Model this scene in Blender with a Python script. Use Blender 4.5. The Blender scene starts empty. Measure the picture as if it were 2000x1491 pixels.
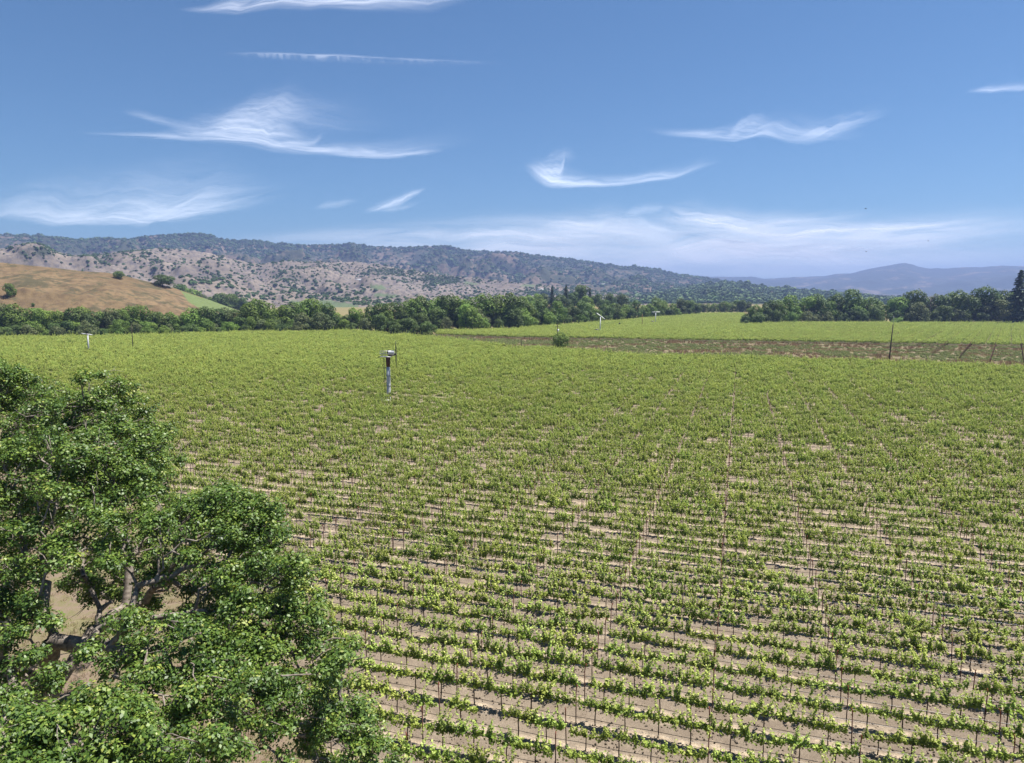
import bpy, math, random
import numpy as np
R = math.radians
random.seed(7)
rng = np.random.default_rng(7)
scene = bpy.context.scene
COL = scene.collection

# ------------------------------------------------------------------ camera
CAM_H, FPX, PITCH = 20.0, 1384.0, R(7.0)
cam_data = bpy.data.cameras.new("camera")
cam = bpy.data.objects.new("camera", cam_data)
COL.objects.link(cam)
cam.location = (0, 0, CAM_H)
cam.rotation_euler = (R(90) - PITCH, 0, 0)
cam_data.sensor_width = 36.0
cam_data.lens = 36.0 * FPX / 2000.0
cam_data.clip_start = 0.1
cam_data.clip_end = 900000.0
scene.camera = cam

# ------------------------------------------------------------------ sky and sun
SUN_AZ, SUN_EL = R(78.0), R(66.0)          # azimuth clockwise from the view direction (+Y)
world = bpy.data.worlds.new("World")
scene.world = world
world.use_nodes = True
wn = world.node_tree
wn.nodes.clear()
w_out = wn.nodes.new("ShaderNodeOutputWorld")
w_bg = wn.nodes.new("ShaderNodeBackground")
w_sky = wn.nodes.new("ShaderNodeTexSky")
w_sky.sky_type = 'NISHITA'
w_sky.sun_disc = False
w_sky.sun_elevation = SUN_EL
w_sky.sun_rotation = SUN_AZ
w_sky.altitude = 100
w_sky.air_density = 1.0
w_sky.dust_density = 0.0
w_sky.ozone_density = 6.0
w_bg.inputs["Strength"].default_value = 0.05
w_tint = wn.nodes.new("ShaderNodeMix")          # clear dry-air blue
w_tint.data_type = 'RGBA'; w_tint.blend_type = 'MULTIPLY'
w_tint.inputs[0].default_value = 1.0
w_tint.inputs[7].default_value = (0.62, 0.82, 0.91, 1)
wn.links.new(w_sky.outputs[0], w_tint.inputs[6])
wn.links.new(w_tint.outputs[2], w_bg.inputs[0])
wn.links.new(w_bg.outputs[0], w_out.inputs[0])

sun_data = bpy.data.lights.new("sun", 'SUN')
sun_data.energy = 5.0
sun_data.angle = R(0.53)
sun_data.color = (1.0, 0.955, 0.88)
sun = bpy.data.objects.new("sun", sun_data)
COL.objects.link(sun)
sun.rotation_euler = (R(90) - SUN_EL, 0, math.pi - SUN_AZ)
sun.location = (80, 20, 120)

scene.view_settings.view_transform = 'Standard'
scene.view_settings.look = 'None'
scene.view_settings.exposure = 1.22
scene.view_settings.gamma = 1.0
scene.view_settings.use_curve_mapping = False
scene.cycles.use_denoising = True
scene.cycles.max_bounces = 6
scene.cycles.diffuse_bounces = 3
scene.cycles.glossy_bounces = 2
scene.cycles.transmission_bounces = 3
scene.cycles.volume_bounces = 0
scene.cycles.transparent_max_bounces = 24
scene.cycles.sample_clamp_indirect = 4.0


# ------------------------------------------------------------------ geometry of the view
CP, SP = math.cos(PITCH), math.sin(PITCH)
def ray(x, y):
    u = (np.asarray(x, float) - 1000.0) / FPX
    v = (745.5 - np.asarray(y, float)) / FPX
    return u, CP + v * SP, -SP + v * CP           # world x, y, z components
def gp(x, y, z=0.0):
    dx, dy, dz = ray(x, y)
    t = (z - CAM_H) / dz
    return float(dx * t), float(dy * t)
def col_at(x, depth):
    """ground point under picture column x (near the horizon) at a forward distance"""
    return (x - 1000.0) / FPX * depth, depth
def height_of(y, depth):
    dx, dy, dz = ray(1000, y)
    return CAM_H + float(dz / dy) * depth


# ------------------------------------------------------------------ helpers
def tag(o, label=None, cat=None, group=None, kind=None):
    if label: o["label"] = label
    if cat: o["category"] = cat
    if group: o["group"] = group
    if kind: o["kind"] = kind
    return o

def empty(name, loc=(0, 0, 0), rz=0.0, s=1.0):
    o = bpy.data.objects.new(name, None)
    o.empty_display_size = 0.2
    o.location = loc
    o.rotation_euler = (0, 0, rz)
    o.scale = (s, s, s) if np.isscalar(s) else s
    COL.objects.link(o)
    return o

def mesh_np(name, verts, faces, mat=None, smooth=False, attrs=None):
    """faces: (M,k) array or list of arrays with differing k"""
    me = bpy.data.meshes.new(name)
    verts = np.asarray(verts, np.float32)
    if not isinstance(faces, list):
        faces = [faces]
    faces = [np.asarray(f, np.int32) for f in faces if len(f)]
    nl = sum(f.size for f in faces)
    npoly = sum(len(f) for f in faces)
    me.vertices.add(len(verts))
    me.vertices.foreach_set("co", verts.ravel())
    me.loops.add(nl)
    me.loops.foreach_set("vertex_index", np.concatenate([f.ravel() for f in faces]))
    me.polygons.add(npoly)
    tot = np.concatenate([np.full(len(f), f.shape[1], np.int32) for f in faces])
    start = np.concatenate([[0], np.cumsum(tot)[:-1]]).astype(np.int32)
    me.polygons.foreach_set("loop_start", start)
    me.polygons.foreach_set("loop_total", tot)
    if smooth:
        me.polygons.foreach_set("use_smooth", np.ones(npoly, bool))
    for k, a in (attrs or {}).items():
        at = me.attributes.new(k, 'FLOAT', 'POINT')
        at.data.foreach_set("value", np.asarray(a, np.float32))
    me.update(calc_edges=True)
    me.validate()
    if mat: me.materials.append(mat)
    return me

def obj(name, me, parent=None, loc=(0, 0, 0)):
    o = bpy.data.objects.new(name, me)
    o.location = loc
    if parent is not None: o.parent = parent
    COL.objects.link(o)
    return o

class MB:
    """collects boxes and tubes into one mesh"""
    def __init__(self): self.v, self.q, self.t, self.n = [], [], [], 0
    def add(self, v, q=(), t=()):
        v = np.asarray(v, float)
        self.v.append(v)
        if len(q): self.q.append(np.asarray(q, int) + self.n)
        if len(t): self.t.append(np.asarray(t, int) + self.n)
        self.n += len(v); return self
    def box(self, c, s, rz=0.0):
        x, y, z = np.asarray(s, float) / 2
        p = np.array([[-x, -y, -z], [x, -y, -z], [x, y, -z], [-x, y, -z], [-x, -y, z], [x, -y, z], [x, y, z], [-x, y, z]])
        ca, sa = math.cos(rz), math.sin(rz)
        p = p @ np.array([[ca, sa, 0], [-sa, ca, 0], [0, 0, 1]]) + np.asarray(c, float)
        return self.add(p, [[0, 3, 2, 1], [4, 5, 6, 7], [0, 1, 5, 4], [1, 2, 6, 5], [2, 3, 7, 6], [3, 0, 4, 7]])
    def tube(self, pts, rad, n=8, cap=True):
        pts = np.asarray(pts, float); m = len(pts)
        rad = np.broadcast_to(np.asarray(rad, float), (m,))
        d = np.gradient(pts, axis=0); d /= np.linalg.norm(d, axis=1)[:, None] + 1e-9
        ref = np.array([0, 0, 1.0]) if abs(d[:, 2]).mean() < 0.8 else np.array([1.0, 0, 0])
        a = np.cross(d, ref); a /= np.linalg.norm(a, axis=1)[:, None] + 1e-9
        b = np.cross(d, a)
        th = np.arange(n) * 2 * math.pi / n
        ring = pts[:, None] + rad[:, None, None] * (np.cos(th)[None, :, None] * a[:, None] + np.sin(th)[None, :, None] * b[:, None])
        i = np.arange(m - 1)[:, None] * n; k = np.arange(n)[None]
        k2 = (k + 1) % n
        q = np.stack([i + k, i + k2, i + n + k2, i + n + k], -1).reshape(-1, 4)
        v = ring.reshape(-1, 3)
        t = []
        if cap:
            v = np.vstack([v, pts[0], pts[-1]])
            c0, c1 = m * n, m * n + 1
            t = [[c0, (j + 1) % n, j] for j in range(n)] + [[c1, (m - 1) * n + j, (m - 1) * n + (j + 1) % n] for j in range(n)]
        return self.add(v, q, t)
    def mesh(self, name, mat=None, smooth=False):
        return mesh_np(name, np.vstack(self.v), [np.vstack(a) for a in (self.q, self.t) if a], mat, smooth)
    def build(self, name, mat, parent=None, smooth=False):
        return obj(name, self.mesh(name, mat, smooth), parent)

def rand_unit(n, r=rng):
    v = r.normal(size=(n, 3)); return v / (np.linalg.norm(v, axis=1)[:, None] + 1e-9)

def leaf_quads(c, nrm, size, aspect=0.8, r=rng, fold=0.12):
    """kite-shaped folded leaves: centres, facing directions, lengths -> verts, quads"""
    n = len(c)
    nrm = nrm / (np.linalg.norm(nrm, axis=1)[:, None] + 1e-9)
    t = np.cross(nrm, rand_unit(n, r)); t /= np.linalg.norm(t, axis=1)[:, None] + 1e-9
    b = np.cross(nrm, t)
    s = np.asarray(size)[:, None]
    v = np.empty((n, 4, 3))
    v[:, 0] = c - t * s * 0.5
    v[:, 1] = c + b * s * 0.5 * aspect + nrm * s * fold + t * s * 0.05
    v[:, 2] = c + t * s * 0.5
    v[:, 3] = c - b * s * 0.5 * aspect + nrm * s * fold + t * s * 0.05
    return v.reshape(-1, 3), np.arange(n * 4).reshape(n, 4)

# vectorised value noise
def _hash(ix, iy, seed):
    h = (ix.astype(np.int64) * 374761393 + iy.astype(np.int64) * 668265263 + seed * 974634599) & 0x7fffffff
    h = ((h ^ (h >> 13)) * 1274126177) & 0x7fffffff
    return ((h ^ (h >> 16)) & 0xffff) / 65535.0
def vnoise(x, y, seed=0):
    x = np.asarray(x, float); y = np.asarray(y, float)
    ix, iy = np.floor(x), np.floor(y); fx, fy = x - ix, y - iy
    fx = fx * fx * (3 - 2 * fx); fy = fy * fy * (3 - 2 * fy)
    a, b = _hash(ix, iy, seed), _hash(ix + 1, iy, seed)
    c, d = _hash(ix, iy + 1, seed), _hash(ix + 1, iy + 1, seed)
    return (a * (1 - fx) + b * fx) * (1 - fy) + (c * (1 - fx) + d * fx) * fy
def fbm(x, y, oct=5, seed=0, gain=0.5):
    s, a, t = 0.0, 1.0, 0.0
    for k in range(oct):
        s = s + a * vnoise(x * 2 ** k, y * 2 ** k, seed + k * 17); t += a; a *= gain
    return s / t
def ridged(x, y, oct=5, seed=0):
    s, a, t = 0.0, 1.0, 0.0
    for k in range(oct):
        s = s + a * (1 - abs(2 * vnoise(x * 2 ** k, y * 2 ** k, seed + k * 31) - 1)); t += a; a *= 0.5
    return s / t
def sstep(a, b, x):
    t = np.clip((x - a) / (b - a), 0, 1); return t * t * (3 - 2 * t)

def inside(poly, x, y):
    poly = np.asarray(poly, float); x = np.asarray(x); y = np.asarray(y)
    res = np.zeros(x.shape, bool); j = len(poly) - 1
    for i in range(len(poly)):
        xi, yi = poly[i]; xj, yj = poly[j]
        c = ((yi > y) != (yj > y)) & (x < (xj - xi) * (y - yi) / (yj - yi + 1e-12) + xi)
        res ^= c; j = i
    return res


# ------------------------------------------------------------------ materials
def new_mat(name):
    m = bpy.data.materials.new(name); m.use_nodes = True
    nt = m.node_tree; nt.nodes.clear()
    out = nt.nodes.new("ShaderNodeOutputMaterial")
    return m, nt, out
def nd(nt, typ, ins=None, **props):
    n = nt.nodes.new(typ)
    for k, v in props.items(): setattr(n, k, v)
    for k, v in (ins or {}).items():
        if hasattr(v, "is_output") or isinstance(v, bpy.types.NodeSocket): nt.links.new(v, n.inputs[k])
        else: n.inputs[k].default_value = v
    return n
def ramp(nt, fac, stops, interp='LINEAR'):
    n = nt.nodes.new("ShaderNodeValToRGB"); n.color_ramp.interpolation = interp
    els = n.color_ramp.elements
    while len(els) < len(stops): els.new(0.5)
    for e, (p, c) in zip(els, stops):
        e.position = p; e.color = (*c, 1) if len(c) == 3 else c
    nt.links.new(fac, n.inputs[0]); return n.outputs[0]
def noise(nt, vec, scale, detail=4.0, rough=0.55, dist=0.0):
    return nd(nt, "ShaderNodeTexNoise", {"Vector": vec, "Scale": scale, "Detail": detail, "Roughness": rough, "Distortion": dist}).outputs[0]
def mix(nt, fac, a, b, blend='MIX'):
    n = nt.nodes.new("ShaderNodeMix"); n.data_type = 'RGBA'; n.blend_type = blend
    for s, v in ((n.inputs[0], fac), (n.inputs[6], a), (n.inputs[7], b)):
        if isinstance(v, bpy.types.NodeSocket): nt.links.new(v, s)
        elif isinstance(v, (int, float)): s.default_value = v
        else: s.default_value = (*v, 1)
    return n.outputs[2]
def math_n(nt, op, a, b=0.0, clamp=False):
    n = nt.nodes.new("ShaderNodeMath"); n.operation = op; n.use_clamp = clamp
    for s, v in ((n.inputs[0], a), (n.inputs[1], b)):
        if isinstance(v, bpy.types.NodeSocket): nt.links.new(v, s)
        else: s.default_value = v
    return n.outputs[0]

def leaf_mat(name, stops, rough=0.5, spec=0.35, transl=0.3, tcol=(0.20, 0.30, 0.04), obj_var=0.0):
    m, nt, out = new_mat(name)
    tint = nd(nt, "ShaderNodeAttribute", attribute_name="tint").outputs["Fac"]
    c = ramp(nt, tint, stops)
    if obj_var:
        info = nd(nt, "ShaderNodeObjectInfo").outputs["Random"]
        hsv = nd(nt, "ShaderNodeHueSaturation", {"Color": c})
        nt.links.new(math_n(nt, 'ADD', math_n(nt, 'MULTIPLY', info, 2 * obj_var), 1 - obj_var), hsv.inputs["Value"])
        i2 = math_n(nt, 'FRACT', math_n(nt, 'MULTIPLY', info, 17.31))
        nt.links.new(math_n(nt, 'ADD', math_n(nt, 'MULTIPLY', i2, 0.03), 0.485), hsv.inputs["Hue"])
        c = hsv.outputs[0]
    p = nd(nt, "ShaderNodeBsdfPrincipled", {"Base Color": c, "Roughness": rough, "Specular IOR Level": spec})
    tr = nd(nt, "ShaderNodeBsdfTranslucent", {"Color": mix(nt, 0.6, c, tcol)})
    ms = nd(nt, "ShaderNodeMixShader", {0: transl, 1: p.outputs[0], 2: tr.outputs[0]})
    nt.links.new(ms.outputs[0], out.inputs[0])
    return m

def plain_mat(name, col, rough=0.6, metal=0.0, var=0.25, scale=6.0, col2=None, spec=0.4):
    m, nt, out = new_mat(name)
    tc = nd(nt, "ShaderNodeTexCoord").outputs["Object"]
    f = noise(nt, tc, scale, 5, 0.65)
    c2 = col2 or tuple(x * (1 - var) for x in col)
    c = ramp(nt, f, [(0.35, col), (0.68, c2)])
    b = nd(nt, "ShaderNodeBump", {"Height": f, "Strength": 0.25, "Distance": 0.02}).outputs[0]
    p = nd(nt, "ShaderNodeBsdfPrincipled", {"Base Color": c, "Roughness": rough, "Metallic": metal, "Normal": b, "Specular IOR Level": spec})
    nt.links.new(p.outputs[0], out.inputs[0])
    return m

M = {}
M["vine_leaf"] = leaf_mat("vine_leaf", [(0.0, (0.058, 0.112, 0.014)), (0.45, (0.270, 0.345, 0.058)), (1.0, (0.52, 0.56, 0.165))],
                          rough=0.55, spec=0.30, transl=0.36, tcol=(0.36, 0.46, 0.05), obj_var=0.22)
M["oak_leaf"] = leaf_mat("oak_leaf", [(0.0, (0.026, 0.060, 0.012)), (0.45, (0.078, 0.142, 0.022)), (0.8, (0.160, 0.230, 0.036)), (1.0, (0.30, 0.32, 0.070))],
                         rough=0.48, spec=0.42, transl=0.25, tcol=(0.18, 0.26, 0.03))
M["tree_leaf_dark"] = leaf_mat("tree_leaf_dark", [(0.0, (0.038, 0.073, 0.018)), (1.0, (0.108, 0.158, 0.038))], 0.6, 0.25, 0.2, (0.10, 0.16, 0.03), 0.32)
M["tree_leaf_mid"] = leaf_mat("tree_leaf_mid", [(0.0, (0.068, 0.125, 0.021)), (1.0, (0.171, 0.251, 0.044))], 0.6, 0.25, 0.24, (0.14, 0.22, 0.03), 0.28)
M["tree_leaf_bright"] = leaf_mat("tree_leaf_bright", [(0.0, (0.094, 0.180, 0.029)), (1.0, (0.230, 0.331, 0.065))], 0.6, 0.25, 0.28, (0.20, 0.30, 0.04), 0.12)
M["tree_leaf_grey"] = leaf_mat("tree_leaf_grey", [(0.0, (0.065, 0.095, 0.035)), (1.0, (0.160, 0.183, 0.073))], 0.65, 0.2, 0.2, (0.14, 0.18, 0.07), 0.12)
M["conifer"] = leaf_mat("conifer", [(0.0, (0.028, 0.050, 0.031)), (1.0, (0.067, 0.098, 0.056))], 0.6, 0.2, 0.12, (0.06, 0.10, 0.03))
M["hill_oak"] = leaf_mat("hill_oak", [(0.0, (0.034, 0.068, 0.025)), (1.0, (0.094, 0.144, 0.051))], 0.7, 0.15, 0.1, (0.08, 0.12, 0.03), 0.3)
M["dry_weed"] = leaf_mat("dry_weed", [(0.0, (0.224, 0.149, 0.075)), (0.5, (0.314, 0.247, 0.143)), (1.0, (0.149, 0.164, 0.060))], 0.8, 0.1, 0.25, (0.35, 0.28, 0.12), 0.2)
M["brown_weed"] = leaf_mat("brown_weed", [(0.0, (0.196, 0.109, 0.062)), (0.6, (0.296, 0.203, 0.118)), (1.0, (0.421, 0.328, 0.196))], 0.8, 0.1, 0.2, (0.22, 0.15, 0.07), 0.2)
M["olive_weed"] = leaf_mat("olive_weed", [(0.0, (0.088, 0.125, 0.043)), (1.0, (0.238, 0.262, 0.106))], 0.75, 0.1, 0.25, (0.18, 0.22, 0.05), 0.2)
M["bark"] = plain_mat("bark", (0.26, 0.225, 0.195), 0.9, 0, 0.55, 7.0, (0.085, 0.068, 0.055), 0.15)
M["far_bark"] = plain_mat("far_bark", (0.11, 0.09, 0.07), 0.9, 0, 0.4, 3.0, None, 0.1)
M["vine_bark"] = plain_mat("vine_bark", (0.085, 0.058, 0.042), 0.9, 0, 0.4, 20.0, None, 0.1)
M["rust"] = plain_mat("rust", (0.085, 0.038, 0.026), 0.85, 0.0, 0.5, 9.0, (0.07, 0.035, 0.028), 0.2)
M["rust_red"] = plain_mat("rust_red", (0.20, 0.055, 0.032), 0.8, 0.0, 0.4, 14.0, None, 0.2)
M["steel"] = plain_mat("steel", (0.42, 0.42, 0.43), 0.45, 0.6, 0.3, 4.0)
M["black_hose"] = plain_mat("black_hose", (0.012, 0.012, 0.013), 0.5, 0, 0.2, 8.0)
M["grey_paint"] = plain_mat("grey_paint", (0.46, 0.47, 0.50), 0.5, 0.0, 0.28, 2.5, (0.36, 0.36, 0.38))
M["white_paint"] = plain_mat("white_paint", (0.78, 0.78, 0.77), 0.5, 0.0, 0.12, 2.0)
M["dark_metal"] = plain_mat("dark_metal", (0.07, 0.062, 0.06), 0.6, 0.3, 0.4, 6.0)
M["creosote"] = plain_mat("creosote", (0.065, 0.048, 0.038), 0.85, 0, 0.4, 4.0, None, 0.15)
M["pale_wood"] = plain_mat("pale_wood", (0.26, 0.155, 0.075), 0.85, 0, 0.3, 4.0, None, 0.15)
M["roof"] = plain_mat("roof", (0.20, 0.17, 0.16), 0.8, 0, 0.2, 2.0)
M["window_glass"] = plain_mat("window_glass", (0.03, 0.035, 0.045), 0.15, 0, 0.1, 2.0)
M["bird"] = plain_mat("bird", (0.035, 0.032, 0.035), 0.8, 0, 0.2, 10.0)

# soil between the vines: brown earth, straw strips under each row
ROW_AZ = R(-72.2)
RU = np.array([math.sin(ROW_AZ), math.cos(ROW_AZ)])        # along the rows
RV = np.array([math.sin(R(17.8)), math.cos(R(17.8))])      # across the rows
ROW_S, VINE_S, POST_N = 1.83, 1.5, 4
_p = np.array(gp(1388, 1420))
V0 = float(_p @ RV) % ROW_S
U0 = float(_p @ RU) % (VINE_S * POST_N)

def soil_mat():
    m, nt, out = new_mat("soil")
    tc = nd(nt, "ShaderNodeTexCoord").outputs["Object"]
    sep = nd(nt, "ShaderNodeSeparateXYZ", {0: tc})
    v = math_n(nt, 'ADD', math_n(nt, 'MULTIPLY', sep.outputs[0], float(RV[0])), math_n(nt, 'MULTIPLY', sep.outputs[1], float(RV[1])))
    wob = math_n(nt, 'MULTIPLY', math_n(nt, 'SUBTRACT', noise(nt, tc, 0.9, 3), 0.5), 0.7)
    ph = math_n(nt, 'FRACT', math_n(nt, 'ADD', math_n(nt, 'DIVIDE', math_n(nt, 'ADD', math_n(nt, 'SUBTRACT', v, V0), wob), ROW_S), 0.5))
    d = math_n(nt, 'ABSOLUTE', math_n(nt, 'SUBTRACT', ph, 0.5))          # 0 under the row
    fine = noise(nt, tc, 14.0, 6, 0.7)
    mid = noise(nt, tc, 1.7, 5, 0.6)
    big = noise(nt, tc, 0.05, 3, 0.5)
    earth = ramp(nt, fine, [(0.30, (0.058, 0.046, 0.036)), (0.50, (0.138, 0.110, 0.084)), (0.72, (0.225, 0.183, 0.142))])
    straw = ramp(nt, fine, [(0.32, (0.180, 0.132, 0.090)), (0.68, (0.58, 0.475, 0.345))])
    sf = math_n(nt, 'SUBTRACT', 0.78, math_n(nt, 'MULTIPLY', d, 2.9))
    sf = math_n(nt, 'MULTIPLY', math_n(nt, 'ADD', sf, math_n(nt, 'MULTIPLY', math_n(nt, 'SUBTRACT', mid, 0.5), 2.6)), 1.0, True)
    c = mix(nt, sf, earth, straw)
    c = mix(nt, ramp(nt, noise(nt, tc, 0.8, 6, 0.7), [(0.40, (0.75, 0.75, 0.75)), (0.58, (0, 0, 0))]), c, mix(nt, 0.6, c, (0.060, 0.043, 0.033)))
    c = mix(nt, math_n(nt, 'MULTIPLY', big, 0.5), c, mix(nt, 0.6, c, (0.44, 0.36, 0.27)))
    h = math_n(nt, 'ADD', math_n(nt, 'MULTIPLY', fine, 0.7), mid)
    b = nd(nt, "ShaderNodeBump", {"Height": h, "Strength": 0.7, "Distance": 0.12}).outputs[0]
    p = nd(nt, "ShaderNodeBsdfPrincipled", {"Base Color": c, "Roughness": 0.95, "Specular IOR Level": 0.1, "Normal": b})
    nt.links.new(p.outputs[0], out.inputs[0])
    return m
M["soil"] = soil_mat()

def grass_mat(name, cols, scale=0.6, patch=0.08):
    m, nt, out = new_mat(name)
    tc = nd(nt, "ShaderNodeTexCoord").outputs["Object"]
    f = math_n(nt, 'ADD', math_n(nt, 'MULTIPLY', noise(nt, tc, scale, 8, 0.7), 0.6), math_n(nt, 'MULTIPLY', noise(nt, tc, patch, 4, 0.6), 0.4))
    n = len(cols)
    c = ramp(nt, f, [(0.34 + 0.32 * i / (n - 1), k) for i, k in enumerate(cols)])
    b = nd(nt, "ShaderNodeBump", {"Height": noise(nt, tc, scale * 8, 6, 0.7), "Strength": 0.6, "Distance": 0.1}).outputs[0]
    p = nd(nt, "ShaderNodeBsdfPrincipled", {"Base Color": c, "Roughness": 0.95, "Specular IOR Level": 0.08, "Normal": b})
    nt.links.new(p.outputs[0], out.inputs[0])
    return m
M["ground"] = grass_mat("ground", [(0.124, 0.087, 0.046), (0.205, 0.155, 0.081), (0.136, 0.136, 0.053), (0.248, 0.192, 0.112)], 0.5, 0.05)
M["headland"] = grass_mat("headland", [(0.105, 0.078, 0.060), (0.175, 0.132, 0.098), (0.135, 0.125, 0.060), (0.220, 0.172, 0.125)], 1.1, 0.16)
M["verge"] = grass_mat("verge", [(0.118, 0.094, 0.056), (0.145, 0.118, 0.072), (0.165, 0.135, 0.084), (0.122, 0.118, 0.060)], 0.35, 0.04)
M["dark_ground"] = grass_mat("dark_ground", [(0.050, 0.050, 0.025), (0.090, 0.080, 0.042), (0.065, 0.072, 0.030)], 0.4, 0.05)  # dark olive-brown ground, so lanes in the far block come out dark
M["dirt_track"] = grass_mat("dirt_track", [(0.245, 0.189, 0.133), (0.315, 0.252, 0.182), (0.364, 0.308, 0.231)], 0.5, 0.05)

def hill_mat(name, dry, rock, scrub, s_scrub, amount, green=(0.10, 0.16, 0.05)):
    """dry grass with rock and low scrub; vertex attribute 'green' marks irrigated plots"""
    m, nt, out = new_mat(name)
    tc = nd(nt, "ShaderNodeTexCoord").outputs["Object"]
    g = nd(nt, "ShaderNodeAttribute", attribute_name="green").outputs["Fac"]
    w = nd(nt, "ShaderNodeAttribute", attribute_name="wood").outputs["Fac"]
    f1 = noise(nt, tc, s_scrub * 0.25, 8, 0.65)
    f2 = noise(nt, tc, s_scrub, 8, 0.72)
    f3 = noise(nt, tc, s_scrub * 3.1, 6, 0.7)
    c = ramp(nt, f1, [(0.3, dry[0]), (0.55, dry[1]), (0.75, dry[2])])
    c = mix(nt, ramp(nt, f3, [(0.44, (0, 0, 0)), (0.62, (0.8, 0.8, 0.8))]), c, rock)
    k = math_n(nt, 'ADD', f2, math_n(nt, 'MULTIPLY', w, 0.32))
    c = mix(nt, ramp(nt, k, [(0.60 - amount, (0, 0, 0)), (0.68 - amount, (0.92, 0.92, 0.92))]), c, scrub)
    c = mix(nt, g, c, mix(nt, f3, green, tuple(x * 1.7 for x in green)))
    b = nd(nt, "ShaderNodeBump", {"Height": f3, "Strength": 0.5, "Distance": 1.5 / s_scrub * 0.06}).outputs[0]
    p = nd(nt, "ShaderNodeBsdfPrincipled", {"Base Color": c, "Roughness": 1.0, "Specular IOR Level": 0.03, "Normal": b})
    nt.links.new(p.outputs[0], out.inputs[0])
    return m
M["brown_hill"] = hill_mat("brown_hill", [(0.105, 0.076, 0.042), (0.170, 0.120, 0.068), (0.235, 0.170, 0.100)], (0.085, 0.060, 0.038), (0.066, 0.060, 0.034), 0.05, 0.10, (0.078, 0.100, 0.040))
M["foothill"] = hill_mat("foothill", [(0.125, 0.104, 0.088), (0.185, 0.154, 0.126), (0.245, 0.205, 0.165)], (0.078, 0.072, 0.078), (0.042, 0.050, 0.038), 0.028, -0.04, (0.066, 0.084, 0.045))
M["mountain"] = hill_mat("mountain", [(0.111, 0.085, 0.060), (0.170, 0.128, 0.093), (0.221, 0.170, 0.119)], (0.076, 0.061, 0.053), (0.038, 0.047, 0.029), 0.016, 0.13)
M["wooded"] = hill_mat("wooded", [(0.128, 0.093, 0.060), (0.178, 0.136, 0.085), (0.221, 0.170, 0.111)], (0.102, 0.085, 0.060), (0.036, 0.053, 0.024), 0.014, 0.12, (0.119, 0.170, 0.051))
M["far_mountain"] = hill_mat("far_mountain", [(0.140, 0.112, 0.077), (0.196, 0.154, 0.105), (0.238, 0.189, 0.133)], (0.084, 0.070, 0.056), (0.028, 0.039, 0.022), 0.003, 0.16)

def cloud_mat(name="cloud", alb=0.93):
    m, nt, out = new_mat(name)
    fu = nd(nt, "ShaderNodeAttribute", attribute_name="fibre_u").outputs["Fac"]
    fv = nd(nt, "ShaderNodeAttribute", attribute_name="fibre_v").outputs["Fac"]
    dn = nd(nt, "ShaderNodeAttribute", attribute_name="dens").outputs["Fac"]
    vec = nd(nt, "ShaderNodeCombineXYZ", {0: fu, 1: fv}).outputs[0]
    f = noise(nt, vec, 1.0, 9, 0.62, 0.8)
    f = math_n(nt, 'MULTIPLY', math_n(nt, 'SUBTRACT', f, 0.28), 1.9, True)
    a = math_n(nt, 'MULTIPLY', dn, f, True)
    tr = nd(nt, "ShaderNodeBsdfTranslucent", {"Color": (alb, alb, alb * 1.03, 1)})
    tp = nd(nt, "ShaderNodeBsdfTransparent")
    ms = nd(nt, "ShaderNodeMixShader", {0: a, 1: tp.outputs[0], 2: tr.outputs[0]})
    nt.links.new(ms.outputs[0], out.inputs[0])
    return m
M["cloud"] = cloud_mat()
M["low_cloud"] = cloud_mat("low_cloud", 0.50)


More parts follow.
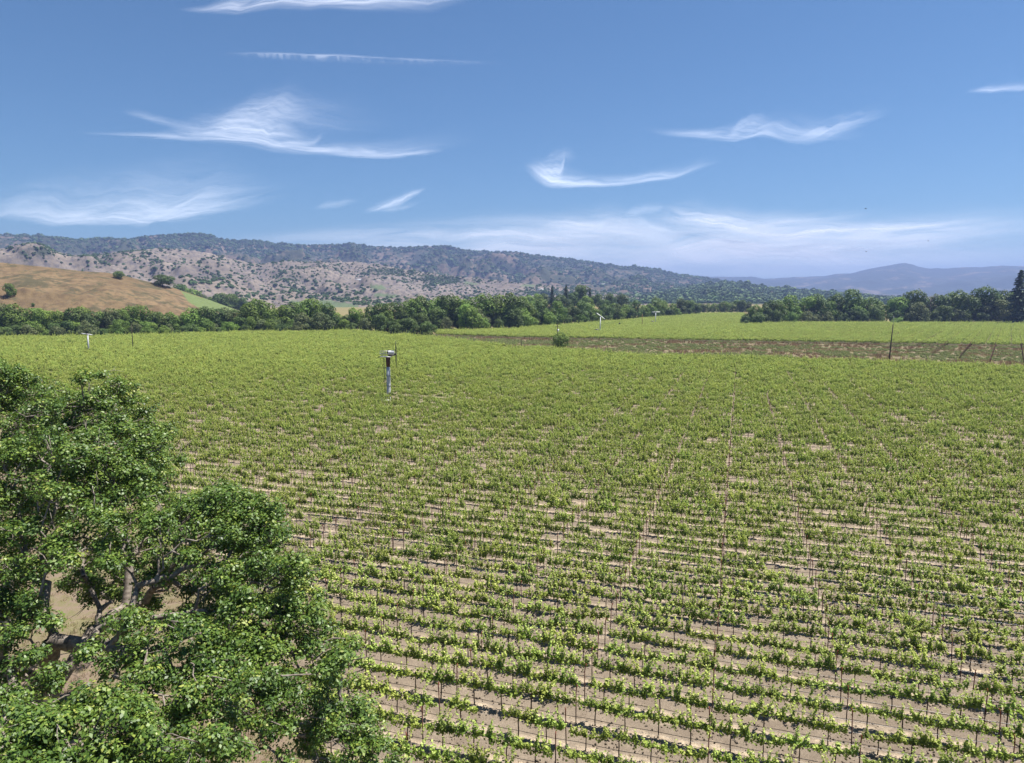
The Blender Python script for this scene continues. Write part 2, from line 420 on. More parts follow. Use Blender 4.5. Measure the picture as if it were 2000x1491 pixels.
# ------------------------------------------------------------------ instancer for what nobody could count
def scatter(name, pts, rz, scl, idx, sources, label, cat=None, tilt=None):
    """one object: points carrying copies of the given meshes (geometry nodes)"""
    n = len(pts)
    me = bpy.data.meshes.new(name)
    me.vertices.add(n)
    me.vertices.foreach_set("co", np.asarray(pts, np.float32).ravel())
    a = me.attributes.new("rz", 'FLOAT_VECTOR', 'POINT')
    rot = np.zeros((n, 3), np.float32); rot[:, 2] = rz
    if tilt is not None: rot[:, :2] = tilt
    a.data.foreach_set("vector", rot.ravel())
    a = me.attributes.new("scl", 'FLOAT_VECTOR', 'POINT')
    scl = np.asarray(scl, np.float32)
    if scl.ndim == 1: scl = np.repeat(scl[:, None], 3, 1)
    a.data.foreach_set("vector", scl.ravel())
    a = me.attributes.new("idx", 'INT', 'POINT')
    a.data.foreach_set("value", np.asarray(idx, np.int32))
    o = obj(name, me)
    ng = bpy.data.node_groups.new(name, 'GeometryNodeTree')
    ng.interface.new_socket("Geometry", in_out='INPUT', socket_type='NodeSocketGeometry')
    ng.interface.new_socket("Geometry", in_out='OUTPUT', socket_type='NodeSocketGeometry')
    gi = ng.nodes.new("NodeGroupInput"); go = ng.nodes.new("NodeGroupOutput")
    g2i = ng.nodes.new("GeometryNodeGeometryToInstance")
    for s in reversed(sources):
        oi = ng.nodes.new("GeometryNodeObjectInfo"); oi.transform_space = 'ORIGINAL'
        oi.inputs["Object"].default_value = s
        ng.links.new(oi.outputs["Geometry"], g2i.inputs[0])
    m2p = ng.nodes.new("GeometryNodeMeshToPoints")
    ng.links.new(gi.outputs[0], m2p.inputs["Mesh"])
    iop = ng.nodes.new("GeometryNodeInstanceOnPoints")
    iop.inputs["Pick Instance"].default_value = True
    def attr(nm, typ):
        k = ng.nodes.new("GeometryNodeInputNamedAttribute"); k.data_type = typ
        k.inputs["Name"].default_value = nm
        return k.outputs["Attribute"]
    e2r = ng.nodes.new("FunctionNodeEulerToRotation")
    ng.links.new(attr("rz", 'FLOAT_VECTOR'), e2r.inputs[0])
    ng.links.new(m2p.outputs[0], iop.inputs["Points"])
    ng.links.new(g2i.outputs[0], iop.inputs["Instance"])
    ng.links.new(attr("idx", 'INT'), iop.inputs["Instance Index"])
    ng.links.new(e2r.outputs[0], iop.inputs["Rotation"])
    ng.links.new(attr("scl", 'FLOAT_VECTOR'), iop.inputs["Scale"])
    ng.links.new(iop.outputs[0], go.inputs[0])
    md = o.modifiers.new("scatter", 'NODES'); md.node_group = ng
    tag(o, label, cat, None, "stuff")
    return o

ORD = ["first", "second", "third", "fourth", "fifth", "sixth", "seventh", "eighth", "ninth", "tenth", "eleventh", "twelfth", "thirteenth",
       "fourteenth", "fifteenth", "sixteenth", "seventeenth", "eighteenth", "nineteenth", "twentieth"]
TENS = {20: "twenty", 30: "thirty", 40: "forty", 50: "fifty", 60: "sixty"}
def ordinal(k):
    """1 -> first"""
    if k <= 20: return ORD[k - 1]
    if k % 10 == 0: return TENS[k][:-1] + "ieth"
    return TENS[k - k % 10] + "-" + ORD[k % 10 - 1]


# ================================================================== THE SETTING
# ground sheet out to the horizon
def polar_sheet(name, radii, n, z, mat):
    th = np.arange(n) * 2 * math.pi / n
    v = [[0, 0, z]]; 
    for r in radii: v += [[r * math.cos(t), r * math.sin(t), z] for t in th]
    tri = [[0, 1 + k, 1 + (k + 1) % n] for k in range(n)]
    q = [[1 + i * n + k, 1 + (i + 1) * n + k, 1 + (i + 1) * n + (k + 1) % n, 1 + i * n + (k + 1) % n] for i in range(len(radii) - 1) for k in range(n)]
    return obj(name, mesh_np(name, v, [np.array(q), np.array(tri)], mat))
g = polar_sheet("ground", [60, 200, 600, 1500, 4000, 12000, 30000], 96, 0.0, M["ground"])
tag(g, "dry grassland valley floor under the vineyards", None, None, "structure")

G = lambda pts: [gp(x, y) for x, y in pts]
LEFT_EDGE = [(-3.0, 19.0), (-8.3, 28.2), (-25.0, 51.5), (-40, 75), (-68, 113), (-135, 150)]      # field edge beside the oaks
FIELD_A = G([(-420, 672), (-200, 668), (0, 663.5), (300, 658.5), (500, 653), (690, 651), (850, 664), (1000, 683), (1250, 700), (1500, 707),
             (1700, 713.5), (2000, 725), (2500, 746)]) + [(60, 40), (30, 19)] + LEFT_EDGE + [(-270, 250)]
FIELD_B = G([(850, 656.5), (1000, 662), (1500, 670.5), (2000, 678.5), (2500, 687), (2600, 633), (1463, 633.5), (1452, 614), (1350, 614.5), (1220, 628), (1070, 641),
             (1000, 646), (850, 650.5)])
STRIP = G([(780, 653.8), (850, 656.2), (1000, 661.5), (1500, 670), (2000, 678), (2500, 686.5), (2500, 745), (2000, 724.5), (1700, 713), (1500, 706.5), (1250, 699.5), (1000, 682.5), (850, 663.5)])

def sheet(name, poly, z, mat, label):
    poly = np.asarray(poly)
    me = bpy.data.meshes.new(name)
    me.from_pydata([(x, y, z) for x, y in poly], [], [list(range(len(poly)))])
    me.validate()
    if me.polygons[0].normal.z < 0: me.flip_normals()
    me.materials.append(mat)
    o = obj(name, me); tag(o, label, None, None, "structure"); return o
sheet("vineyard_soil_far", FIELD_B, 0.008, M["dark_ground"], "dull dark earth under the far vineyard block")
sheet("verge_strip", STRIP, 0.012, M["verge"], "strip of dry brown weeds between the two vineyard blocks")

# near earth with real clods and furrows
def near_soil():
    # fine grid over the near part, coarse beyond
    A = np.asarray(FIELD_A)
    # coarse whole-field sheet with a hole would seam: use a graded grid instead
    ys = np.concatenate([np.arange(17, 70, 0.22), np.geomspace(70, 380, 90)])
    us = np.linspace(-1.15, 1.25, 420)
    Y, U = np.meshgrid(ys, us, indexing='ij')
    X = U * (Y + 4)
    v = X * RV[0] + Y * RV[1]
    ph = ((v - V0) / ROW_S + 0.5) % 1.0 - 0.5
    near = 1 - sstep(60, 140, Y)
    Z = 0.016 + near * (0.055 * np.exp(-(ph / 0.17) ** 2) + 0.055 * (fbm(X * 1.6, Y * 1.6, 4, 3) - 0.5) + 0.10 * (fbm(X * 0.25, Y * 0.25, 3, 9) - 0.5) - 0.035 * np.exp(-((np.abs(np.abs(ph) - 0.5) - 0.19) / 0.07) ** 2)) + 0.06 * near
    V = np.stack([X, Y, Z], -1).reshape(-1, 3)
    n, m = X.shape
    idx = np.arange(n * m).reshape(n, m)
    q = np.stack([idx[:-1, :-1], idx[:-1, 1:], idx[1:, 1:], idx[1:, :-1]], -1).reshape(-1, 4)
    c = V[q].mean(1)
    q = q[inside(A, c[:, 0], c[:, 1])]
    used = np.unique(q); remap = np.full(n * m, -1); remap[used] = np.arange(len(used))
    o = obj("vineyard_soil", mesh_np("vineyard_soil", V[used], remap[q], M["soil"], True))
    tag(o, "brown cultivated earth with straw strips under the vine rows", None, None, "structure")
near_soil()
sheet("headland", [(-60, 4), (14, 4)] + LEFT_EDGE[:5] + [(-95, 120)], 0.006, M["headland"], "bare headland of earth and dry grass under the oaks")
sheet("dirt_track", G([(1420, 634.6), (1440, 632), (1462, 631), (1475, 633.5), (1462, 636.5), (1435, 636.8)]), 0.020, M["dirt_track"], "pale bare dirt patch at the corner of the tree belt")


# hills
def prof(pts):
    pts = np.asarray(pts, float)
    az, el = [], []
    for x, y in pts:
        dx, dy, dz = ray(x, y)
        az.append(math.atan2(dx, dy)); el.append(float(dz) / math.hypot(dx, dy))
    return np.array(az), np.array(el)

def hill_layer(name, pts, r0, D, back, n_az, n_r, mat, label, noise_amp, nscale, seed, shape=1.25, green=None, wood=None, jag=0.0, taper=None):
    az, el = prof(pts)
    A = np.linspace(az[0], az[-1], n_az)
    E = np.interp(A, az, el)
    k = np.ones(5) / 5
    E = np.convolve(np.pad(E, 2, 'edge'), k, 'valid')
    hr = np.maximum(CAM_H + D * E, 0.0)
    t = np.concatenate([np.linspace(0, 1, int(n_r * 0.78)), np.linspace(1, 2, n_r - int(n_r * 0.78) + 1)[1:]])
    T, AA = np.meshgrid(t, A, indexing='ij')
    Rr = np.where(T <= 1, r0 + (D - r0) * T, D + (back - D) * (T - 1))
    X, Y = Rr * np.sin(AA), Rr * np.cos(AA)
    base = np.where(T <= 1, np.clip(T, 0, 1) ** shape, 1 - sstep(1.0, 2.0, T))
    nz = ridged(X / nscale + 1.2 * fbm(X / nscale / 2, Y / nscale / 2, 3, seed + 5), Y / nscale + 1.2 * fbm(X / nscale / 2, Y / nscale / 2, 3, seed + 6), 6, seed) - 0.86
    nz2 = fbm(X / nscale * 4, Y / nscale * 4, 5, seed + 2) - 0.5
    env = np.where(T <= 1, np.sin(np.clip(T, 0, 1) * math.pi) ** 0.7, 0)
    Z = hr[None] * base + noise_amp * (nz * env * 1.0 + nz2 * env * 0.45) * np.clip(hr[None] / (hr.max() + 1), 0.08, 1)
    Z = Z + jag * (fbm(X / (D * 0.004), Y / (D * 0.004), 4, seed + 8) - 0.5) * np.exp(-((T - 1) / 0.25) ** 2)
    # never hide the ridge line behind a swell in front of it
    lim = CAM_H + Rr * (E[None] - 0.0012)
    Z = np.where(T < 0.995, np.minimum(Z, lim), Z)
    Z = np.where(T <= 0.0, -2.0, Z)
    Z = np.where(T >= 2.0, -5.0, Z)
    V = np.stack([X, Y, Z], -1)
    gr = np.zeros(X.shape); wd = np.zeros(X.shape)
    # picture position of each vertex, used only to lay out the real plots and woods on the slope
    cx = X; cz = Z - CAM_H
    fwd = Y * CP - cz * SP; up = Y * SP + cz * CP
    PX = 1000 + FPX * cx / fwd; PY = 745.5 - FPX * up / fwd
    front = T <= 1
    for poly in green or []:
        gr = np.maximum(gr, (inside(poly, PX, PY) & front).astype(float))
    for (x, y, rx, ry, s) in wood or []:
        wd = np.maximum(wd, s * np.exp(-(((PX - x) / rx) ** 2 + ((PY - y) / ry) ** 2)))
    n, m = X.shape
    idx = np.arange(n * m).reshape(n, m)
    q = np.stack([idx[:-1, :-1], idx[:-1, 1:], idx[1:, 1:], idx[1:, :-1]], -1).reshape(-1, 4)
    o = obj(name, mesh_np(name, V.reshape(-1, 3), q, mat, True, {"green": gr.ravel(), "wood": wd.ravel()}))
    tag(o, label, None, None, "structure")
    return dict(V=V, T=T, PX=PX, PY=PY, wood=wd, green=gr, o=o)

H_BROWN = hill_layer("brown_hill", [(-420, 505), (-250, 508), (-100, 509), (0, 513), (60, 519), (110, 524), (160, 530), (210, 533), (240, 538), (270, 546), (300, 553), (340, 563),
    (370, 573), (400, 583), (430, 594), (455, 603), (480, 612), (500, 622)], 440, 670, 860, 260, 150, M["brown_hill"],
    "rounded tan grass hill behind the oaks at the picture's left", 30, 110, 11, 0.85, green=[[(352, 566), (362, 572), (460, 600), (470, 612), (395, 606), (368, 590)]])
H_FOOT = hill_layer("foothills", [(-420, 485), (-150, 488), (0, 488), (18, 484), (36, 477), (55, 474), (72, 473), (92, 482), (112, 494), (140, 500), (170, 498), (200, 497), (235, 492), (260, 489), (300, 487),
    (350, 486), (385, 491), (420, 498), (460, 507), (500, 517), (530, 513), (560, 509), (590, 511), (640, 513), (700, 512), (740, 517), (790, 527), (840, 534), (890, 540), (950, 546), (1010, 553),
    (1080, 560), (1160, 567), (1230, 576), (1300, 586)], 1150, 2100, 2600, 420, 190, M["foothill"],
    "rocky tan foothills dotted with oaks below the long ridge", 230, 330, 23, 0.9, jag=9,
    green=[[(722, 555), (748, 557), (756, 567), (722, 564)], [(560, 589), (640, 586), (700, 597), (700, 608), (590, 604)], [(730, 574), (775, 575), (780, 581), (732, 580)], [(908, 551), (936, 554), (930, 557), (908, 555)],
           [(1020, 556), (1044, 556), (1042, 561), (1018, 560)]],
    wood=[(72, 492, 36, 14, 0.9), (60, 505, 45, 7, 0.4), (175, 508, 40, 9, .45), (300, 525, 30, 14, 0.3), (420, 545, 60, 18, 0.2), (575, 540, 40, 20, 0.35), (760, 530, 60, 9, 0.7), (860, 545, 60, 9, 0.8), (670, 590, 60, 12, 0.5), (560, 580, 60, 8, 0.4), (1080, 575, 90, 8, 0.6)])
H_MTN = hill_layer("mountain_ridge", [(-420, 462), (-200, 455), (0, 459), (60, 461), (100, 463), (145, 468), (207, 466), (250, 468), (290, 463), (325, 459), (360, 458), (385, 456), (410, 461), (455, 471), (500, 470),
    (537, 477), (587, 479), (660, 479), (695, 476), (725, 483), (782, 484.5), (812, 482), (870, 482), (925, 491), (995, 492.5), (1037, 497.5), (1100, 505.5), (1175, 515), (1207, 520.5), (1270, 524.5),
    (1312, 534.5), (1350, 540), (1400, 547), (1437, 556), (1500, 566), (1580, 578)], 2300, 4000, 5000, 420, 170, M["mountain"],
    "long scrub covered mountain ridge across the back of the valley", 420, 520, 37, 0.95, jag=12,
    wood=[(700, 483, 35, 22, 0.5), (560, 495, 70, 14, 0.3), (390, 465, 60, 10, 0.4), (860, 495, 80, 10, 0.35), (1100, 520, 200, 14, 0.3), (1200, 545, 160, 12, 0.25), (130, 478, 150, 14, 0.35), (830, 518, 90, 8, -0.5), (620, 512, 60, 8, -0.3), (1340, 552, 60, 5, -0.8)])
H_WOOD = hill_layer("wooded_hill", [(1050, 600), (1130, 592), (1200, 583), (1260, 574), (1320, 565), (1370, 557), (1412, 552.5), (1450, 554), (1500, 560.5), (1560, 566), (1612, 570), (1680, 577), (1760, 584), (1850, 592)],
    1500, 2500, 3000, 220, 110, M["wooded"], "low rounded hill covered in woodland beneath the blue range", 50, 380, 51, 0.9, jag=8,
    green=[[(1268, 563), (1320, 560), (1326, 565), (1280, 567)], [(1455, 561), (1505, 562), (1560, 565), (1500, 566)]], wood=[(1450, 565, 200, 20, 0.35), (1200, 575, 120, 12, 0.4)])
H_FAR = hill_layer("blue_mountain", [(1150, 560), (1260, 540), (1332, 536), (1390, 541), (1475, 541), (1487, 544.5), (1500, 545), (1545, 542), (1612, 539.5), (1637, 534.5), (1665, 534.5), (1687, 527.5), (1730, 520),
    (1750, 516), (1762, 514), (1775, 514), (1787, 519.5), (1812, 525.5), (1830, 524), (1850, 525.5), (1862, 523), (1912, 522), (1962, 519), (2000, 520.5), (2150, 517), (2300, 526), (2500, 530)],
    4500, 9000, 11000, 320, 90, M["far_mountain"], "hazy blue mountain with a rounded peak behind the tree belt", 260, 1500, 67, 1.0, jag=10,
    wood=[(1700, 545, 500, 40, 0.3), (1750, 550, 60, 5, -0.8), (1690, 563, 40, 3, -0.9)])

# knoll behind the middle of the tree line
def knoll():
    n = 48; cx, cy = col_at(1125, 690)
    rr = np.linspace(0, 1, 14); th = np.linspace(0, 2 * math.pi, n, endpoint=False)
    v, q = [], []
    for i, r in enumerate(rr):
        for k in th:
            x = cx + 62 * r * math.cos(k); y = cy + 45 * r * math.sin(k)
            v.append((x, y, 13.0 * (1 - r * r) ** 1.2 * (0.8 + 0.4 * float(fbm(np.array(x / 20), np.array(y / 20), 3, 5))) - (0.5 if i == len(rr) - 1 else 0)))
    for i in range(len(rr) - 1):
        for k in range(n): q.append((i * n + k, i * n + (k + 1) % n, (i + 1) * n + (k + 1) % n, (i + 1) * n + k))
    o = obj("knoll", mesh_np("knoll", v, np.array(q)[:, ::-1].copy(), M["ground"], True))
    tag(o, "low earthy knoll carrying conifers behind the tree line", None, None, "structure")
    return cx, cy
KX, KY = knoll()
def knoll_z(x, y):
    r2 = ((x - KX) / 62) ** 2 + ((y - KY) / 45) ** 2
    return 0.0 if r2 >= 1 else 11.5 * (1 - r2) ** 1.2


# ================================================================== GRAPE VINES
ROW_RZ = math.atan2(RU[1], RU[0])
def vine_foliage(seed, vigour=1.0, length=1.52):
    """leaves on upright shoots along a cordon 0.95 m above ground, local x along the row"""
    r = np.random.default_rng(seed)
    C, N, S, T = [], [], [], []
    ns = int(r.integers(13, 18) * (0.75 + 0.25 * vigour))
    xs = np.sort(r.uniform(-length / 2, length / 2, ns))
    hmod = 0.6 + 0.75 * vnoise(xs * 2.2 + seed * 3.7, xs * 0, seed)
    for x, hm in zip(xs, hmod):
        L = float(np.clip(r.normal(0.58, 0.20), 0.16, 1.15)) * vigour * hm
        if r.random() < 0.16: L *= 1.5
        p = np.array([x, r.normal(0, 0.03), 0.93 + r.normal(0, 0.03)])
        d = np.array([r.normal(0, 0.20), r.normal(0, 0.20), 1.0])
        step = 0.055; k = 0
        droop = r.random() < 0.14
        while k * step < L:
            d = d + r.normal(0, 0.10, 3) + (np.array([0, np.sign(d[1]) * 0.10, -0.16]) if droop else 0)
            d /= np.linalg.norm(d)
            p = p + d * step; k += 1
            f = k * step / max(L, 0.1)
            for _ in range(3 if f < 0.65 else 2):
                o = r.normal(0, 1, 3); o[2] *= 0.5; o /= np.linalg.norm(o) + 1e-6
                C.append(p + o * r.uniform(0.02, 0.11) * (1.1 - 0.5 * f)); N.append(o * 0.8 + np.array([0, 0, 0.85]) + r.normal(0, 0.35, 3))
                S.append(r.uniform(0.095, 0.155) * (1.05 - 0.4 * f)); T.append(np.clip(0.25 + 0.5 * f + r.normal(0, 0.16), 0, 1))
    # leaves hanging round the fruiting zone
    for _ in range(int(125 * vigour)):
        o = r.normal(0, 1, 3); o[2] *= 0.7
        C.append(np.array([r.uniform(-length / 2, length / 2), r.normal(0, 0.10), 0.97 + r.normal(0, 0.10)])); N.append(o + np.array([0, 0, 0.5]))
        S.append(r.uniform(0.09, 0.15)); T.append(np.clip(0.25 + r.normal(0, 0.18), 0, 1))
    C, N, S, T = map(np.array, (C, N, S, T))
    v, q = leaf_quads(C, N, S, 1.0, r)
    return mesh_np("vine_foliage", v, q, M["vine_leaf"], False, {"tint": np.repeat(T, 4)})

def vine_trunk(seed):
    r = np.random.default_rng(seed)
    b = MB()
    z = np.linspace(-0.05, 0.92, 6)
    w = np.cumsum(r.normal(0, 0.012, (6, 2)), 0)
    b.tube(np.column_stack([w, z]), np.linspace(0.032, 0.022, 6), 6)
    for s in (-1, 1):
        x = np.linspace(0, 0.66 * s, 5)
        b.tube(np.column_stack([x + w[-1, 0], w[-1, 1] + r.normal(0, 0.008, 5), 0.90 + 0.04 * np.abs(x) + r.normal(0, 0.008, 5)]), np.linspace(0.02, 0.011, 5), 5)
    return b.mesh("vine_trunk", M["vine_bark"], True)

VIG = [1.0, 0.85, 1.1, 0.95, 1.05, 0.8, 1.15, 0.9, 1.02, 0.7, 1.08, 0.88, 0.98, 0.83]
FOL = [vine_foliage(100 + i, v) for i, v in enumerate(VIG)]
# one vine in nine on the far fields is a lean one; lean variants are 5 and 9
TRK = [vine_trunk(200 + i) for i in range(4)]
STK = MB().tube([(0, 0.03, -0.1), (0, 0.03, 1.40)], 0.007, 4).mesh("stake", M["dark_metal"])

# lattice of plant positions
def lattice(poly, ru, rv, su, sv, u0, v0):
    p = np.asarray(poly)
    u, v = p @ ru, p @ rv
    iu = np.arange(math.floor((u.min() - u0) / su) - 1, math.ceil((u.max() - u0) / su) + 2)
    iv = np.arange(math.floor((v.min() - v0) / sv) - 1, math.ceil((v.max() - v0) / sv) + 2)
    I, J = np.meshgrid(iu, iv, indexing='ij')
    U, V = u0 + I * su, v0 + J * sv
    XY = U[..., None] * ru + V[..., None] * rv
    ok = inside(poly, XY[..., 0], XY[..., 1])
    return XY[ok], I[ok], J[ok]

def picture(P):
    P = np.asarray(P, float)
    z = P[:, 2] - CAM_H
    f = P[:, 1] * CP - z * SP; up = P[:, 1] * SP + z * CP
    return 1000 + FPX * P[:, 0] / f, 745.5 - FPX * up / f, f

VX, VI, VJ = lattice(FIELD_A, RU, RV, VINE_S, ROW_S, U0 + VINE_S / 2, V0)
VX = VX + rng.normal(0, 0.05, VX.shape) - np.outer(((VI % POST_N) - 1.5) * 0.10, RU)
nv = len(VX)
tower_xy = np.array(col_at(757, 134))
# plants leave room for the wind machine and the pump
keep = np.linalg.norm(VX - tower_xy, axis=1) > 1.6
pump_xy = np.array(gp(1025, 685))
keep &= ~((np.abs(VX[:, 0] - pump_xy[0]) < 9) & (np.abs(VX[:, 1] - pump_xy[1]) < 4))
keep &= ~((np.abs(VX[:, 0] - tower_xy[0] - 1) < 16) & (np.abs(((VX - tower_xy) @ RV) + 1.0) < 0.9))
vig_n = fbm(VX[:, 0] / 14, VX[:, 1] / 14, 3, 71)
keep &= rng.random(nv) > (0.03 + 0.03 * (vig_n < 0.36))
VX, VI, VJ, vig_n = VX[keep], VI[keep], VJ[keep], vig_n[keep]
P3 = np.column_stack([VX, np.full(len(VX), 0.05)])
px, py, fd = picture(P3 + np.array([0, 0, 1.0]))
OAK_EDGE_Y = [700, 740, 800, 900, 950, 1000, 1090, 1220, 1340, 1400, 1491, 1600]
OAK_EDGE_X = [240, 245, 290, 320, 500, 540, 600, 640, 690, 720, 745, 760]
seen = (px > -15) & (px < 2015) & (py < 1500) & (px > np.interp(py, OAK_EDGE_Y, OAK_EDGE_X) - 25)
order = np.argsort(np.where(seen, fd, 1e9))
near_ids = order[:300]
is_near = np.zeros(len(VX), bool); is_near[near_ids] = True
scl_v = np.clip(0.98 + 0.22 * (vig_n - 0.5) + rng.normal(0, 0.08, len(VX)), 0.7, 1.25)
fol_i = rng.integers(0, len(FOL), len(VX))
flip = np.where(rng.random(len(VX)) < 0.5, 0.0, math.pi)
far_boost = 1 + 0.18 * sstep(110, 240, fd)

# the 300 nearest, one by one
rows = sorted(set(VJ[near_ids].tolist()))
row_no = {j: k + 1 for k, j in enumerate(rows)}
plant_no = {}
for j in rows:
    ids = [i for i in near_ids if VJ[i] == j]
    for k, i in enumerate(sorted(ids, key=lambda i: -px[i])): plant_no[i] = k + 1
looks = {v: ("sparse" if v < 0.82 else "thin" if v < 0.89 else "leafy" if v < 1.01 else "full" if v < 1.09 else "bushy") for v in VIG}
fol_src = [None] * len(FOL)
for i in near_ids:
    e = empty("grape_vine", (VX[i, 0], VX[i, 1], 0.05), ROW_RZ + flip[i] + rng.normal(0, 0.03), (float(np.clip(scl_v[i], 0.98, 1.25)), float(scl_v[i]), float(scl_v[i])))
    tag(e, "%s vine, %s row up from bottom edge, %s plant from the row's right end" % (looks[VIG[fol_i[i]]], ordinal(row_no[VJ[i]]), ordinal(plant_no[i])),
        "grapevine", "grapevines in the front trellis rows")
    obj("trunk", TRK[int(i) % 4], e)
    f = obj("foliage", FOL[fol_i[i]], e); tag(f, kind="stuff")
    obj("stake", STK, e)
    if fol_src[fol_i[i]] is None: fol_src[fol_i[i]] = f
trunk_src = next(o for o in bpy.data.objects if o.name.startswith("trunk"))
stake_src = next(o for o in bpy.data.objects if o.name.startswith("stake"))
for k, f in enumerate(fol_src):
    if f is None: fol_src[k] = fol_src[0] or next(x for x in fol_src if x)

# all the other plants of the near block
fi = np.where(~is_near)[0]
s = scl_v[fi] * far_boost[fi]
scatter("vineyard_rows", P3[fi], ROW_RZ + flip[fi] + rng.normal(0, 0.04, len(fi)), np.column_stack([np.clip(s, 0.9, 1.2), s * (0.76 + 0.5 * sstep(110, 220, fd[fi])), s * (1.10 - 0.06 * sstep(110, 220, fd[fi]))]), fol_i[fi], fol_src,
        "endless rows of leafy green vines filling the near vineyard", "vineyard")
tk = fi[fd[fi] < 130]
scatter("vine_trunks", P3[tk], ROW_RZ + flip[tk], scl_v[tk], np.zeros(len(tk), int), [trunk_src], "thin dark vine trunks under the rows of the near vineyard", "vine trunks")

# far block: rows turned a little, with a post line every eight metres
BU = np.array([math.sin(R(-54.9)), math.cos(R(-54.9))]); BV = np.array([math.sin(R(35.1)), math.cos(R(35.1))])
BX, BI, BJ = lattice(FIELD_B, BU, BV, 1.6, 2.0, 0.3, 0.4)
BX = BX - np.outer(((BI % 5) - 2) * 0.19, BU)
kb = rng.random(len(BX)) > 0.03
ax, ay = gp(1700, 642); bx_, by_ = gp(2000, 649)          # the cross avenue
dl = np.array([bx_ - ax, by_ - ay]); dl /= np.linalg.norm(dl); nl_ = np.array([-dl[1], dl[0]])
dist_av = (BX - np.array([ax, ay])) @ nl_; along = (BX - np.array([ax, ay])) @ dl
kb &= ~((np.abs(dist_av) < 1.3) & (along > -50))
BX, BI = BX[kb], BI[kb]
sB = np.clip(1.05 + rng.normal(0, 0.08, len(BX)), 0.8, 1.4) * (0.92 + 0.3 * fbm(BX[:, 0] / 30, BX[:, 1] / 30, 3, 44))
scatter("vineyard_block", np.column_stack([BX, np.full(len(BX), 0.0)]), math.atan2(BU[1], BU[0]) + rng.normal(0, 0.05, len(BX)), np.column_stack([sB * 1.04, sB * 1.7, sB]),
        rng.integers(0, len(FOL), len(BX)), fol_src, "pale green vineyard block beyond the dry strip, reaching to the trees", "vineyard")

# trellis posts: rusty steel, every fourth plant
PX_, PI_, PJ_ = lattice(FIELD_A, RU, RV, VINE_S * POST_N, ROW_S, U0, V0)
PX_ = PX_ + rng.normal(0, 0.03, PX_.shape)
Q3 = np.column_stack([PX_, np.full(len(PX_), 0.0)])
qx, qy, qd = picture(Q3 + np.array([0, 0, 1.2]))
seen_p = (qx > -5) & (qx < 2005) & (qy < 1500) & (qx > np.interp(qy, OAK_EDGE_Y, OAK_EDGE_X) - 10)
po = np.argsort(np.where(seen_p, qd, 1e9))[:300]
def post_mesh(seed):
    r = np.random.default_rng(seed)
    b = MB(); h = 2.0 + r.normal(0, 0.09)
    bend = r.normal(0, 0.05)
    b.tube([(0, 0, -0.3), (0, 0, h - 0.35)], 0.026, 5)
    return b, h, bend
POSTS = []
for k in range(5):
    b, h, bend = post_mesh(300 + k)
    low = b.mesh("trellis_post", M["rust"])
    cap = MB().tube([(0, 0, h - 0.35), (bend * 0.4, 0, h - 0.1), (bend, 0.03, h + 0.06)], [0.026, 0.026, 0.022], 5).mesh("post_tip", M["rust_red"])
    POSTS.append((low, cap))
prow = sorted(set(PJ_[po].tolist())); prn = {j: k + 1 for k, j in enumerate(prow)}
pno = {}
for j in prow:
    ids = [i for i in po if PJ_[i] == j]
    for k, i in enumerate(sorted(ids, key=lambda i: -qx[i])): pno[i] = k + 1
post_src = None
for i in po:
    low, cap = POSTS[int(i) % 5]
    o = obj("trellis_post", low, None, (PX_[i, 0], PX_[i, 1], 0.0))
    o.rotation_euler = (rng.normal(0, 0.02), rng.normal(0, 0.02), rng.uniform(0, 6.28))
    tag(o, "rusty steel trellis post, %s row up from the bottom edge, %s post from right" % (ordinal(prn[PJ_[i]]), ordinal(pno[i])), "post", "rusty trellis posts in the near rows")
    obj("post_tip", cap, o)
    post_src = post_src or o
isn = np.zeros(len(PX_), bool); isn[po] = True
fp = np.where(~isn & (qd < 230))[0]
scatter("trellis_posts", Q3[fp], rng.uniform(0, 6.28, len(fp)), np.ones(len(fp)), np.zeros(len(fp), int), [post_src], "rusty trellis posts of the farther rows", "posts")

bp0 = lattice(FIELD_B + [], BU, BV, 8.0, 2.0, 0.3 + 0.5 * 1.6 + 2 * 1.6, 0.4)[0]
strip_b = lattice(STRIP, BU, BV, 8.0, 2.0, 0.3 + 0.5 * 1.6 + 2 * 1.6, 0.4)[0]
strip_b = strip_b[strip_b[:, 0] > 135]
n_b = len(bp0); bp0 = np.vstack([bp0, strip_b])
thick = np.where(np.arange(len(bp0)) < n_b, 2.0, 1.3)
scatter("post_lines", np.column_stack([bp0, np.zeros(len(bp0))]), rng.uniform(0, 6.28, len(bp0)), np.column_stack([thick, thick, np.full(len(bp0), 1.12)]), np.zeros(len(bp0), int), [post_src],
        "lines of dark trellis posts crossing the far vineyard block", "posts")

